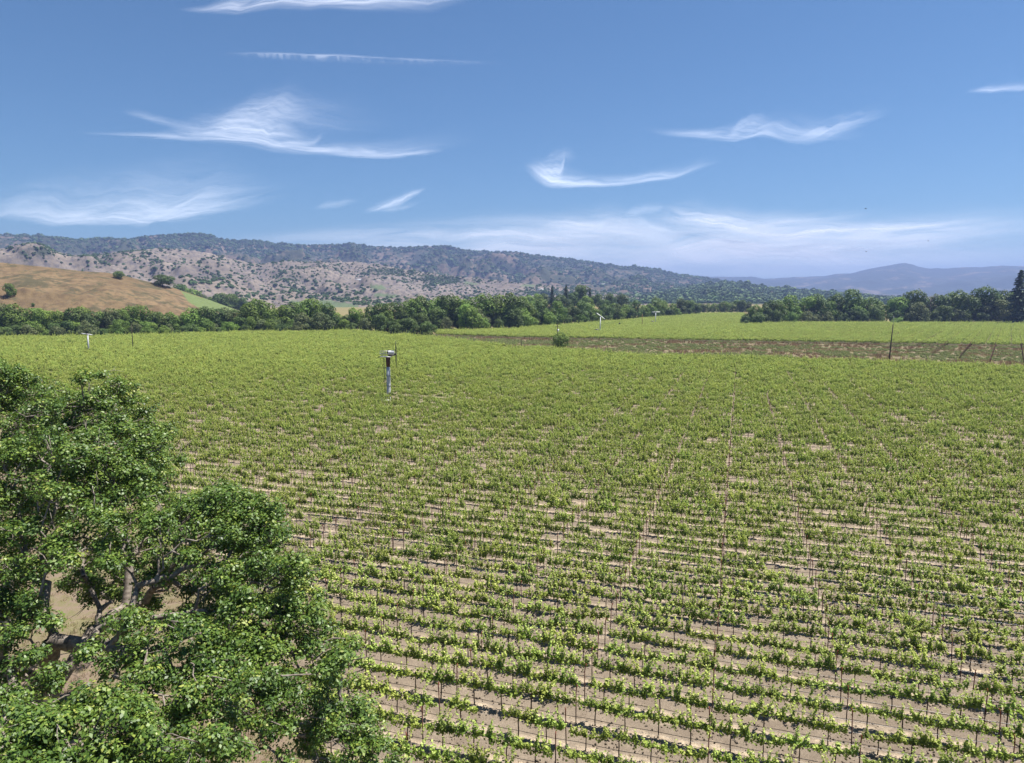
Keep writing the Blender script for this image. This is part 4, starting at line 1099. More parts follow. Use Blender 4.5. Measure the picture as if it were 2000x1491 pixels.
def oak_tree(seed, label, base, trunk_pts, clumps, leaves_per=26, leaf=0.085, r_trunk=0.55, dead=0.0):
    r = np.random.default_rng(seed + 1)
    N, par, A = grow_oak(seed, base, trunk_pts, clumps)
    n = len(N)
    kids = np.bincount(par[par >= 0], minlength=n)
    acc = np.where(kids == 0, 1.0, 0.0)
    for k in range(n - 1, 0, -1): acc[par[k]] += acc[k]
    rad = 0.0105 * acc ** 0.46
    rad *= min(1.0, r_trunk / rad[0]) if rad[0] > r_trunk else 1.0
    rad = np.maximum(rad, 0.008)
    t0 = len(trunk_pts)
    # limb id: which child of the trunk the node hangs from
    limb = np.full(n, -1)
    for k in range(1, n):
        limb[k] = -1 if k < t0 else (limb[par[k]] if limb[par[k]] >= 0 else k)
    # big limbs are parts of their own; the small growth near the trunk goes to the nearest limb mesh
    cnt = {l: int((limb == l).sum()) for l in set(limb.tolist()) if l >= 0}
    big = [l for l, c in cnt.items() if c > n * 0.02]
    lid = np.array([l if l in big else -1 for l in limb])
    root = empty("oak_tree", tuple(base))
    off = np.asarray(base, float)
    ang = np.arange(7) * 2 * math.pi / 7
    def tubes(ids, name, label=None):
        ids = np.array(ids); p = N[par[ids]] - off; c = N[ids] - off
        d = c - p; d /= np.linalg.norm(d, axis=1)[:, None] + 1e-9
        ref = np.where(np.abs(d[:, 2:3]) < 0.9, [[0, 0, 1.0]], [[1.0, 0, 0]])
        a = np.cross(d, ref); a /= np.linalg.norm(a, axis=1)[:, None] + 1e-9
        b = np.cross(d, a)
        r1 = rad[ids]; r0 = np.minimum(rad[par[ids]], r1 * 1.5)
        ca = np.cos(ang)[None, :, None] * a[:, None] + np.sin(ang)[None, :, None] * b[:, None]
        w0 = 1 + 0.14 * r.normal(size=(len(ids), 7, 1)) * (r1 > 0.05)[:, None, None]
        v0 = (p - d * (r0 * 0.25)[:, None])[:, None] + ca * r0[:, None, None] * w0
        v1 = (c + d * (r1 * 0.35)[:, None])[:, None] + ca * r1[:, None, None] * w0
        v = np.concatenate([v0, v1], 1).reshape(-1, 3)
        i = (np.arange(len(ids)) * 14)[:, None]; k = np.arange(7)[None]; k2 = (k + 1) % 7
        q = np.stack([i + k, i + k2, i + 7 + k2, i + 7 + k], -1).reshape(-1, 4)
        return obj(name, mesh_np(name, v, q, M["bark"], True), root)
    tubes([k for k in range(1, n) if lid[k] < 0], "trunk")
    for l in big: tubes([k for k in range(1, n) if lid[k] == l], "limb")
    # leaves: rosettes round the thin growth
    tips = np.where(rad < 0.0146)[0]
    tips = tips[(kids[tips] == 0) | (r.random(len(tips)) < 0.45)]
    tips = tips[np.isin(tips, np.arange(t0, n))]
    ctr = np.mean([c for c, _ in clumps], 0)
    m = leaves_per
    c0 = np.repeat(N[tips] - off, m, 0); k = len(c0)
    d = rand_unit(k, r)
    rr = 0.37 * r.random((k, 1)) ** 0.5
    c = c0 + d * rr * np.array([1, 1, 0.7]) + np.array([0, 0, 0.05])
    nrm = d * 0.8 + np.array([0, 0, 0.75]) + r.normal(0, 0.35, (k, 3))
    v, q = leaf_quads(c, nrm, r.uniform(0.5, 1.35, k) * leaf, 0.62, r, 0.10)
    tip_t = np.repeat(r.normal(0.45, 0.16, len(tips)), m)
    tint = np.clip(tip_t + r.normal(0, 0.17, k) + 0.10 * (rr[:, 0] / 0.4 - 0.5), 0, 1)
    # bare lichen-grey twigs poking out of the leaves
    tw = MB(); cand = r.choice(np.where((rad > 0.014) & (rad < 0.05))[0], 170)
    for k_ in cand:
        p = N[k_] - off; dd = (N[k_] - ctr); dd = dd / (np.linalg.norm(dd) + 1e-6) + r.normal(0, 0.55, 3) + np.array([0, -0.25, 0.35])
        dd /= np.linalg.norm(dd); L_ = r.uniform(0.5, 1.25)
        m1 = p + dd * L_ * 0.5 + r.normal(0, 0.07, 3); e1 = p + dd * L_ + r.normal(0, 0.10, 3)
        tw.tube([p, m1, e1], [0.024, 0.016, 0.007], 5)
        e2 = m1 + (dd + r.normal(0, 0.6, 3)) * L_ * 0.45
        tw.tube([m1, (m1 + e2) / 2 + r.normal(0, 0.03, 3), e2], [0.014, 0.010, 0.005], 4)
    tag(tw.build("bare_twigs", M["bark"], root, True), kind="stuff")
    cr = obj("crown", mesh_np("oak_crown", v, q, M["oak_leaf"], False, {"tint": np.repeat(tint, 4)}), root); tag(cr, kind="stuff")
    tag(root, label, "tree", "foreground oaks")
    print("oak", n, "nodes", len(tips), "tips", k, "leaves", len(big), "limbs")
    return root

def clumps_from(tab, seed, carve=()):
    """(picture x, y, forward distance, radius in metres) -> clump centres"""
    out = []
    for x, y, d, rad in tab:
        dx, dy, dz = ray(x, y); t = d / dy
        out.append((np.array([dx * t, d, CAM_H + dz * t]), rad))
    return out
# front oak: dome of clumps, near side towards the camera, feathering out over the headland
FRONT = [
 # upper right shoulder
 (400, 985, 26, 1.0), (455, 975, 25.5, 1.1), (505, 1000, 25, 1.0), (520, 1050, 24.5, 1.0), (460, 1040, 24.5, 1.1), (400, 1050, 24.5, 1.1), (350, 1010, 26, 1.1),
 (575, 1120, 24, 0.85), (535, 1115, 24, 0.9), (480, 1120, 23.5, 1.0), (425, 1125, 23.5, 0.9), (340, 1080, 24, 0.9),
 (590, 1190, 23.5, 0.9), (540, 1190, 23, 1.0), (485, 1200, 22.5, 0.9), (620, 1240, 23.5, 0.85), (570, 1260, 23, 0.9), (515, 1270, 22, 0.9),
 (640, 1320, 23, 0.8), (600, 1335, 22.5, 0.9), (545, 1345, 21.5, 0.8), (665, 1385, 23, 0.8), (690, 1430, 23, 0.75), (640, 1420, 22, 0.8), (715, 1480, 23, 0.7), (610, 1440, 22, 0.6), (670, 1500, 22, 0.8), (740, 1540, 23, 0.7), 
 # centre
 (300, 1010, 25, 0.9), (270, 960, 26, 1.0), (215, 960, 26, 1.1), (160, 900, 26, 1.1), (100, 880, 26, 1.2), (45, 890, 26, 1.2), (20, 960, 25, 1.1), (235, 890, 27, 1.0), (285, 870, 28, 0.9), (190, 865, 27.5, 1.0),
 (110, 970, 24.5, 0.9), (170, 1010, 24, 0.9), (60, 1030, 24, 1.0), (130, 1060, 23.5, 0.8), (225, 1045, 24, 0.8), (10, 1060, 24, 0.9), (60, 1110, 23, 0.8), (215, 1100, 23.5, 0.6), (290, 1120, 24, 0.7),
 (330, 1240, 21, 0.75), (380, 1260, 21, 0.8), (270, 1265, 20.5, 0.7), (430, 1240, 21.5, 0.7), (400, 1315, 20, 0.8), (340, 1310, 20, 0.8), (460, 1320, 20.5, 0.8), (285, 1330, 19.5, 0.75), (230, 1300, 20.5, 0.6), (240, 1210, 22, 0.6),
 (60, 1180, 22, 0.7), (30, 1235, 22, 0.7), (10, 1180, 23, 0.8), (20, 1300, 22, 0.5),
 # lower front
 (190, 1380, 18, 0.8), (250, 1395, 18, 0.8), (310, 1390, 18.5, 0.8), (370, 1390, 19, 0.7), (430, 1385, 19, 0.7), (130, 1420, 17, 0.8), (70, 1430, 16.5, 0.8), (15, 1440, 16, 0.8), (200, 1450, 17, 0.8), (270, 1460, 17, 0.8), (330, 1455, 17.5, 0.7), (400, 1450, 18, 0.6),
 (90, 1495, 15.5, 0.8), (160, 1510, 16, 0.8), (240, 1520, 16, 0.8), (320, 1520, 17, 0.8), (20, 1510, 15, 0.8), (460, 1470, 19, 0.6), (545, 1500, 20, 0.6),
 (330, 1130, 27, 1.0), (390, 1160, 26, .9), (440, 1180, 25, .9), (300, 1060, 29, 1.0), (370, 1205, 25, .7), (420, 1215, 24, .8), (260, 1070, 28, .9), (150, 1130, 28, .8), (130, 1000, 29, 1.1), (40, 1000, 30, 1.2), (480, 1260, 22, .9), (440, 1280, 21.5, .8),
 (500, 1330, 21, .9), (560, 1400, 21.5, .7), (480, 1390, 20, .8), (520, 1430, 20.5, .6), (700, 1390, 23.5, .7), (725, 1440, 23.5, .6), (650, 1280, 23.5, .7), (350, 1370, 19, .7),
 (240, 1130, 30, 1.0), (180, 1090, 31, 1.1), (290, 1180, 27, .8), (95, 1085, 29, 1.0), (30, 1110, 28, 1.0), (200, 1250, 22.5, .6), (15, 1370, 20, .7), (60, 1400, 18.5, .7), (250, 1165, 29, .7),
 (98, 1335, 20.6, .5), (55, 1290, 21, .5), (145, 1375, 19, .6), (180, 1160, 29, .7), (225, 1215, 26, .6),
 # left of the frame, so the crown is whole
 (-60, 900, 26, 1.3), (-60, 1000, 25, 1.3), (-70, 1120, 23, 1.2), (-80, 1240, 21, 1.2), (-70, 1380, 18, 1.1), (-70, 1480, 16, 1.0), (-190, 950, 26, 1.5), (-200, 1100, 24, 1.5), (-220, 1250, 22, 1.5), (-230, 1400, 19, 1.4), (-350, 1050, 25, 1.6), (-380, 1250, 23, 1.6),
 # far side
 (100, 900, 30, 1.3), (250, 950, 30, 1.2), (380, 1000, 29, 1.1), (-20, 900, 31, 1.4), (470, 1060, 28, 1.1), (540, 1130, 27, 1.0), (180, 940, 32, 1.3)]
BACK = [(-40, 730, 36, 1.3), (15, 745, 35, 1.2), (0, 800, 34, 1.4), (60, 765, 35, 1.1), (95, 785, 34.5, 1.1), (135, 790, 34, 1.1), (175, 790, 34, 1.1), (212, 775, 34.5, 1.0), (236, 760, 35, 0.75), (262, 800, 35, 1.0), (285, 840, 34.5, 0.9),
 (300, 885, 34, 0.9), (312, 930, 34, 0.8), (250, 850, 33.5, 1.1), (205, 835, 33, 1.2), (155, 840, 33, 1.2), (105, 840, 33, 1.2), (55, 830, 33, 1.3), (270, 900, 33, 1.1), (215, 900, 32.5, 1.1), (10, 860, 33, 1.3), (-60, 800, 34, 1.5), (-130, 760, 36, 1.6), (-120, 850, 34, 1.6),
 (0, 780, 40, 1.6), (90, 780, 40, 1.5), (180, 790, 39, 1.4), (250, 830, 38, 1.2), (-90, 780, 41, 1.8), (300, 900, 37, 1.0), (240, 950, 33, 1.0), (290, 960, 34, 0.9), (150, 900, 32, 1.1), (80, 900, 32, 1.2)]
EXTRA = np.random.default_rng(91)
def fluff(tab, k, sp):
    out = list(tab)
    for x, y, d, rad in tab:
        for _ in range(k):
            out.append((x + EXTRA.normal(0, sp), y + EXTRA.normal(0, sp * 0.6), d + EXTRA.normal(0, 0.9), rad * EXTRA.uniform(0.32, 0.72)))
    return out
def path3(tab):
    out = []
    for x, y, d in tab:
        dx, dy, dz = ray(x, y); t = d / dy; out.append(np.array([dx * t, d, CAM_H + dz * t]))
    return out
def densify(pts, base, n=14):
    p = np.vstack([base, pts]); s = np.linspace(0, len(p) - 1, n)
    q = np.column_stack([np.interp(s, np.arange(len(p)), p[:, i]) for i in range(3)])
    q[1:-1] += np.random.default_rng(3).normal(0, 0.06, (n - 2, 3)); return q
b1 = np.array([-17.8, 23.0, -0.1])
t1 = densify(np.array(path3([(75, 1385, 22.8), (95, 1310, 22.8), (105, 1240, 22.8)])), b1, 13)
oak_tree(501, "big glossy green oak filling the bottom left corner, gnarled grey limbs showing", b1, t1, clumps_from(fluff(FRONT, 2, 30), 1), 72, 0.122, 0.46)
b2 = np.array([-27.0, 35.5, -0.1])
t2 = densify(np.array([[-26.6, 35.3, 2.5], [-26.2, 35.2, 5.2]]), b2, 10)
oak_tree(601, "darker oak standing behind the big front oak by the vine rows", b2, t2, clumps_from(fluff(BACK, 2, 22), 2), 62, 0.13, 0.42)

# ================================================================== WIND MACHINES
def lathe(b, prof_, n=20, c=(0, 0, 0)):
    b.tube([(c[0], c[1], c[2] + z) for r_, z in prof_], [r_ for r_, z in prof_], n)
def near_machine():
    X, Y = col_at(757, 134)
    e = empty("wind_machine", (X, Y, 0), 0.0)
    H = height_of(697, 134)
    b = MB(); lathe(b, [(0.39, -0.2), (0.39, 0.02), (0.38, 0.05), (0.36, H * 0.5), (0.33, H - 1.9)], 20); b.build("tower", M["grey_paint"], e, True)
    b = MB(); lathe(b, [(0.345, H - 1.95), (0.40, H - 1.0), (0.45, H - 0.12), (0.45, H - 0.06)], 20); b.build("collar", M["rust"], e, True)
    for z in (0.9, 2.7, 4.6): 
        b = MB(); lathe(b, [(0.43, z), (0.43, z + 0.08)], 20); b.build("band", M["dark_metal"], e)
    b = MB(); b.box((-0.38, 0, H), (2.1, 1.3, 0.09)); b.build("platform", M["steel"], e)
    # railing round the left part of the platform
    pl = e
    for x in (-1.40, -1.0, -0.6):
        for y in (-0.62, 0.62):
            MB().tube([(x, y, H + 0.05), (x, y, H + 1.1)], 0.03, 6).build("rail_post", M["steel"], e)
    for z in (0.58, 1.1):
        for y in (-0.62, 0.62): MB().tube([(-1.4, y, H + z), (0.2, y, H + z)], 0.03, 6).build("rail", M["steel"], e)
        MB().tube([(-1.4, -0.62, H + z), (-1.4, 0.62, H + z)], 0.03, 6).build("rail", M["steel"], e)
    MB().tube([(-0.6, -0.62, H + 1.1), (-1.0, -0.62, H + 0.05)], 0.03, 6).build("brace", M["steel"], e)
    # engine housing: box with rounded hood, on bearers
    hood = MB(); n = 9
    th = np.linspace(0, math.pi, n)
    sec = [(-0.45, 0.0)] + [(-0.45 * math.cos(t), 0.42 + 0.38 * math.sin(t)) for t in th] + [(0.45, 0.0)]
    m = len(sec)
    v = [(x, y, H + 0.38 + z) for x in (0.12, 1.18) for y, z in sec]
    q = [(i, i + 1, m + i + 1, m + i) for i in range(m - 1)] + [(m - 1, 0, m, 2 * m - 1)]
    hood.add(v, q)
    hood.add([(0.12, 0, H + 0.75), (1.18, 0, H + 0.75)] + v, [], [(0, 2 + i, 2 + (i + 1) % m) for i in range(m)] + [(1, 2 + m + (i + 1) % m, 2 + m + i) for i in range(m)])
    hood.build("engine_hood", M["grey_paint"], e)
    MB().tube([(-0.10, 0, H + 0.80), (0.115, 0, H + 0.80)], 0.42, 18).build("radiator", M["dark_metal"], e)
    MB().box((0.65, 0, H + 0.27), (1.1, 0.8, 0.22)).build("engine_block", M["dark_metal"], e)
    for x in (0.3, 0.62): MB().box((x, 0, H + 0.10), (0.12, 1.0, 0.10)).build("bearer", M["rust"], e)
    MB().tube([(1.18, 0, H + 0.45), (1.50, 0, H + 0.42)], [0.20, 0.12], 12).build("gearbox", M["dark_metal"], e)
    MB().tube([(1.46, 0, H + 0.42), (1.60, 0, H + 0.42)], 0.17, 12).build("hub", M["dark_metal"], e)
    for s, L in ((1, 2.65), (-1, 2.55)):
        b = MB(); z0 = H + 0.42
        st = [(0.10, 0.20, 0.06), (0.6, 0.34, 0.05), (1.6, 0.30, 0.035), (L, 0.16, 0.02)]
        v = []
        for k, (d, c, t) in enumerate(st):
            tw = 0.75 - 0.16 * k
            for y, x in ((-c / 2, -t), (c / 2, -t), (c / 2, t), (-c / 2, t)):
                v.append((1.53 + x * math.cos(tw) - y * math.sin(tw), x * math.sin(tw) + y * math.cos(tw), z0 + s * d))
        q = [(k * 4 + i, k * 4 + (i + 1) % 4, k * 4 + 4 + (i + 1) % 4, k * 4 + 4 + i) for k in range(3) for i in range(4)] + [(0, 1, 2, 3), (12, 13, 14, 15)]
        b.add(v, q); b.build("blade", M["dark_metal"], e)
    lad = MB()
    for y in (-0.22, 0.22): lad.tube([(-0.72, y, 0.2), (-0.72, y, H)], 0.022, 5)
    lad_o = lad.build("ladder", M["dark_metal"], e)
    for k in range(20): MB().tube([(-0.72, -0.22, 0.5 + k * 0.4), (-0.72, 0.22, 0.5 + k * 0.4)], 0.016, 5).build("rung", M["dark_metal"], lad_o) if 0.5 + k * 0.4 < H else None
    for z in (0.94, 2.74, 4.64, H - 2.1): MB().tube([(-0.74, 0, z), (-0.38, 0, z)], 0.03, 5).build("ladder_bracket", M["dark_metal"], e)
    MB().box((-0.55, 0, 0.06), (2.6, 2.2, 0.12)).build("footing", M["steel"], e)
    tag(e, "grey tower wind machine with rusty collar, railed platform and upright blade, mid vineyard", "wind machine", "vineyard wind machines")
near_machine()
def far_machine(x, ybase, yhub, tilt, yaw, span, box, label, top="white_paint"):
    d = CAM_H * FPX / (ybase - 575.3); X, Y = col_at(x, d); H = height_of(yhub, d)
    e = empty("wind_machine", (X, Y, 0), yaw)
    b = MB(); lathe(b, [(0.27, -0.2), (0.25, H * .5), (0.21, H - 0.1)], 14); b.build("tower", M[top], e, True)
    MB().tube([(0, 0.35, H), (0, -0.7, H + 0.12)], [0.28, 0.2], 10).build("gearbox", M["rust"], e)
    MB().tube([(0, -0.7, H + 0.12), (0, -0.9, H + 0.13)], 0.16, 10).build("hub", M["steel"], e)
    for s in (1, -1):
        v = []
        for k, (r_, c, t) in enumerate(((0.1, 0.22, 0.06), (0.8, 0.36, 0.05), (span, 0.2, 0.03))):
            tw = 0.5 - 0.15 * k
            for yy, xx in ((-t, -c / 2), (-t, c / 2), (t, c / 2), (t, -c / 2)):
                a = xx * math.cos(tw) - yy * math.sin(tw); bb = xx * math.sin(tw) + yy * math.cos(tw)
                v.append((math.cos(tilt) * r_ * s - math.sin(tilt) * a, -0.8 + bb, H + 0.13 + math.sin(tilt) * r_ * s + math.cos(tilt) * a))
        q = [(k * 4 + i, k * 4 + (i + 1) % 4, k * 4 + 4 + (i + 1) % 4, k * 4 + 4 + i) for k in range(2) for i in range(4)] + [(0, 1, 2, 3), (8, 9, 10, 11)]
        MB().add(v, q).build("blade", M[top], e)
    if box:
        MB().box((box, 0, 1.1), (1.6, 1.3, 2.0)).build("engine_cabinet", M["dark_metal"], e)
        MB().box((box, 0, 2.16), (1.8, 1.5, 0.12)).build("cabinet_lid", M["steel"], e)
    tag(e, label, "wind machine", "vineyard wind machines")
far_machine(171.5, 691, 653.5, -0.16, 0.25, 1.75, 0, "grey wind machine with level blades near the left tree line", "grey_paint")
far_machine(1172, 650.5, 618, -0.62, 0.1, 2.8, -1.6, "white wind machine with slanting blades in the far block")
far_machine(1279.5, 632.5, 610, 0.02, 0.0, 2.9, -1.9, "farthest white wind machine with level blades before the slanting trees")

# poles
def pole(name, x, yb, yt, mat, r0, label, lean=0.0, cat="pole"):
    d = CAM_H * FPX / (yb - 575.3); X, Y = col_at(x, d); H = height_of(yt, d)
    e = empty(name, (X, Y, 0))
    MB().tube([(0, 0, -0.4), (lean * 0.5, 0, H * .5), (lean, 0, H)], [r0, r0 * .85, r0 * .65], 8).build("shaft", M[mat], e)
    tag(e, label, cat); return e, H
e, H = pole("utility_pole", 1739, 708, 634, "creosote", 0.20, "tall dark timber pole at the edge of the dry strip", 0.55)
MB().tube([(0.55, 0, H - 0.3), (0.62, 0, H + 2.4)], 0.035, 6).build("mast_tip", M["steel"], e)
e, H = pole("utility_pole", 1088.5, 673, 634, "creosote", 0.19, "transformer pole with short crossarm rising from a lone bush")
MB().box((0, 0, H - 0.9), (1.9, 0.12, 0.14)).build("crossarm", M["creosote"], e)
for x in (-0.8, -0.3, 0.8): MB().tube([(x, 0, H - 0.83), (x, 0, H - 0.55)], [0.06, 0.03], 6).build("insulator", M["white_paint"], e)
MB().tube([(0.32, -0.1, H - 2.9), (0.32, -0.1, H - 1.9)], 0.28, 12).build("transformer", M["white_paint"], e)
pole("slim_post", 258.5, 686.5, 635, "creosote", 0.15, "slim dark post standing before the left tree line")
pole("slim_post", 1253.5, 640.5, 614, "pale_wood", 0.19, "slim brown post between the two far wind machines")
e, H = pole("pump_post", 1018.5, 685, 661, "creosote", 0.13, "short dark post of the irrigation pump in the vines")
MB().box((0, 0, 0.6), (0.9, 0.7, 1.1)).build("pump_motor", M["dark_metal"], e)
px0, py0 = gp(1012, 686)
MB().tube([(px0 - 0.6, py0, 0.75), (px0 + 3.6, py0 + 0.2, 0.75)], 0.20, 10).build("pump_pipe", M["white_paint"]).name = "pump_pipe"
tag(bpy.data.objects["pump_pipe"], "white irrigation pipe lying beside the pump post", "pipe")
x2, y2 = gp(1032, 685)
b = MB(); lathe(b, [(0.22, 0), (0.22, 1.0), (0.42, 1.02), (0.42, 1.14)], 10, (x2, y2, 0)); tag(b.build("valve_stand", M["white_paint"]), "white capped standpipe beside the pump", "standpipe")
x3, y3 = gp(1210, 640)
b = MB(); b.tube([(x3, y3, -0.2), (x3, y3, 2.2)], 0.08, 6).box((x3, y3, 2.5), (0.9, 0.5, 0.8)); tag(b.build("control_box", M["dark_metal"]), "small dark control box on a stand among far vines", "box")

# houses on the far slopes
def house(Hd, x, y, w, label, wall="white_paint"):
    p = on_hill(Hd, x, y); e = empty("house", (p[0], p[1], p[2] - 0.5), rng.uniform(-0.4, 0.4))
    MB().box((0, 0, 2.5), (w, w * .45, 5)).build("wall", M[wall], e)
    b = MB(); a, c = w / 2 + .6, w * .225 + .6
    b.add([(-a, -c, 5), (a, -c, 5), (a, c, 5), (-a, c, 5), (-a, 0, 7.4), (a, 0, 7.4)], [(0, 1, 5, 4), (2, 3, 4, 5), (0, 3, 2, 1)], [(0, 4, 3), (1, 2, 5)]); b.build("roof", M["roof"], e)
    for k in (-.3, 0, .3): MB().box((k * w, -w * .225 - .03, 2.8), (1.6, 0.1, 1.6)).build("window", M["window_glass"], e)
    tag(e, label, "house")
house(H_FOOT, 700, 549, 16, "small pale house among oaks above the green hillside plot")
house(H_WOOD, 1205, 575, 18, "long white house on the low wooded hill")
house(H_MTN, 1178, 556, 26, "white building at the foot of the mountain above the knoll")
house(H_FOOT, 1056, 567, 16, "pale farmhouse on the slope left of the knoll conifers")

# birds
def bird(x, y, d, span, bank, label):
    dx, dy, dz = ray(x, y); t = d / dy
    e = empty("bird", (dx * t, d, CAM_H + dz * t), 0.6 + bank); e.rotation_euler = (0.15, bank, 0.8)
    b = MB(); b.tube([(0, -0.22, 0), (0, -0.14, 0.01), (0, 0, 0), (0, 0.16, 0), (0, 0.3, 0)], [0.015, 0.045, 0.06, 0.035, 0.05], 8); b.build("body", M["bird"], e)
    for s in (-1, 1):
        v = [(0, -0.10, 0.02), (s * span * .25, -0.14, 0.10), (s * span * .5, -0.02, 0.05), (s * span * .25, 0.08, 0.09), (0, 0.08, 0.02)]
        v2 = [(a, b_, c - 0.015) for a, b_, c in v]
        MB().add(v + v2, [(i, (i + 1) % 5, 5 + (i + 1) % 5, 5 + i) for i in range(5)] + [(0, 1, 3, 4), (5, 6, 8, 9)], [(1, 2, 3), (6, 7, 8)]).build("wing", M["bird"], e)
    tag(e, label, "bird", "birds over the valley")
bird(1691, 408, 190, 0.85, 0.25, "dark bird gliding at the edge of the low cloud, highest of the three")
bird(1692, 492, 230, 0.8, -0.3, "dark bird low over the far blue mountain's left slope")
bird(1813, 471, 240, 0.8, 0.1, "small dark bird above the blue mountain's peak")

# ================================================================== CIRRUS
def ribbon(pts, up, down, nu=110, nv=18, dens=0.8, alt=8000.0, stretch=(0.5, 4.0), shear=0.6, edge=0.25, seed=0, comb=0.0, bow=250.0):
    """a strand of cirrus: spine in view directions, laid on a sheet high above the valley"""
    pts = np.asarray(pts, float); s = np.linspace(0, 1, nu); k = np.linspace(0, 1, len(pts))
    def sm(c):
        f = np.interp(s, k, c); w = max(3, nu // len(pts) // 2 * 2 + 1)
        return np.convolve(np.pad(f, w // 2, 'edge'), np.ones(w) / w, 'valid')
    cx, cy = sm(pts[:, 0]), sm(pts[:, 1])
    kk = np.linspace(0, 1, len(up)); U_ = np.interp(s, kk, up) * (1.0 if comb else 1.7); kk = np.linspace(0, 1, len(down)); D_ = np.interp(s, kk, down) * (1.0 if comb else 1.7)
    v = np.linspace(-1, 1, nv)
    S, Vv = np.meshgrid(s, v, indexing='ij')
    wob = (fbm(S * 9 + seed, Vv * 0.5 + seed, 4, seed) - 0.5)
    off = np.where(Vv > 0, -Vv * U_[:, None], -Vv * D_[:, None])
    PXc = cx[:, None] + shear * (-off); PYc = cy[:, None] + off + wob * 0.18 * (U_ + D_)[:, None]
    dx, dy, dz = ray(PXc, PYc)
    z = alt + bow * (fbm(S * 3, Vv, 3, seed + 4) - 0.5)
    t = (z - CAM_H) / np.maximum(dz, 0.012)
    P = np.stack([dx * t, dy * t, CAM_H + dz * t], -1).reshape(-1, 3)
    f = np.where(Vv > 0, (1 - np.clip(Vv, 0, 1)) ** 2.1, (1 - np.clip(-Vv, 0, 1)) ** (1.1 if edge < 0.4 else 0.8))
    f = f * sstep(0, 0.30, S) * (1 - sstep(0.55, 1.0, S))
    if comb:
        tooth = sstep(0.30, 0.75, vnoise(S * comb * 2.2 + Vv * 0.9, Vv * 0.7, seed))
        f = np.where(Vv < 0, f * (0.25 + 0.75 * tooth) * (0.6 + 0.4 * fbm(S * 60, Vv * 0, 2, seed + 1)), f)
    L = np.hypot(np.diff(cx), np.diff(cy)).sum() / 100
    W = (U_ + D_)[:, None] / 100
    fu = S * L / stretch[0] * 0.35 + seed * 3.1; fv = Vv * W * stretch[1] * 1.3 + seed * 1.7 + 0.8 * wob
    n, m = nu, nv; idx = np.arange(n * m).reshape(n, m)
    q = np.stack([idx[:-1, :-1], idx[1:, :-1], idx[1:, 1:], idx[:-1, 1:]], -1).reshape(-1, 4)
    return P, q, (0.32 * dens * f).ravel(), fu.ravel(), fv.ravel()
def cloud(name, label, ribbons, alt=8000.0, mat="cloud"):
    Vs, Qs, Ds, Us, Ws = [], [], [], [], []; n = 0
    for i, rb in enumerate(ribbons):
        rb = dict(rb); rb.setdefault("seed", len(name) + i * 7 + int(rb["pts"][0][0]) % 50)
        P, q, d, u, w = ribbon(alt=alt + 60 * i, **rb)
        Vs.append(P); Qs.append(q + n); Ds.append(d); Us.append(u); Ws.append(w); n += len(P)
    me = mesh_np(name, np.vstack(Vs), np.vstack(Qs), M[mat], True, {"dens": np.concatenate(Ds), "fibre_u": np.concatenate(Us), "fibre_v": np.concatenate(Ws)})
    o = obj(name, me); tag(o, label, "cloud", "wispy high clouds"); return o
rb = lambda pts, up, down, dens=0.8, **k: dict(pts=pts, up=up, down=down, dens=dens, **k)
cloud("cirrus_cloud", "long bright cirrus streak cut by the picture's top edge", [
    rb([(330, 18), (400, 19), (450, 15), (520, 3), (620, -2), (760, -4), (880, -8), (980, -16)], [3, 8, 26, 40, 46, 44, 30, 8], [2, 5, 9, 12, 12, 18, 14, 5], 1.1),
    rb([(560, 4), (700, 2), (840, 6), (940, -6)], [6, 14, 14, 6], [6, 12, 14, 4], 0.5, shear=0.2)])
cloud("vapour_trail", "thin straight vapour trail with a combed lower edge", [
    rb([(415, 105), (520, 104), (640, 109), (760, 115), (880, 120), (1010, 124)], [5, 5, 5, 5, 5, 3], [4, 12, 14, 13, 10, 3], 0.75, comb=62, nu=900, nv=16, shear=0.1, stretch=(0.3, 3.0), bow=10.0)])
cloud("cirrus_cloud", "winged cirrus with raised plume, left of centre", [
    rb([(120, 258), (200, 264), (300, 266), (390, 268), (470, 270), (540, 284), (620, 294), (700, 300), (780, 296), (860, 286), (960, 272)], [3, 5, 7, 22, 30, 26, 16, 18, 24, 26, 8], [2, 3, 4, 6, 8, 8, 6, 6, 8, 8, 3], 1.05),
    rb([(300, 255), (420, 235), (540, 228), (660, 235), (800, 250)], [10, 34, 44, 36, 10], [12, 24, 28, 24, 10], 0.32, stretch=(0.6, 3.0), shear=1.0),
    rb([(230, 215), (280, 228), (330, 240), (380, 250), (440, 262)], [8, 9, 8, 8, 10], [3, 4, 5, 6, 8], 0.5),
    rb([(385, 256), (430, 250), (500, 250), (560, 262), (610, 282)], [14, 30, 32, 24, 10], [10, 12, 14, 14, 10], 0.85),
    rb([(420, 235), (470, 215), (520, 210), (590, 218), (700, 206)], [10, 34, 40, 18, 5], [16, 26, 26, 20, 6], 0.6, shear=0.9),
    rb([(520, 285), (570, 278), (610, 280), (628, 270), (632, 262)], [5, 6, 8, 9, 5], [4, 5, 5, 4, 3], 0.6, shear=0.1),
    rb([(620, 296), (690, 305), (760, 305), (830, 298), (880, 292)], [6, 8, 10, 10, 4], [3, 3, 4, 5, 3], 0.8)])
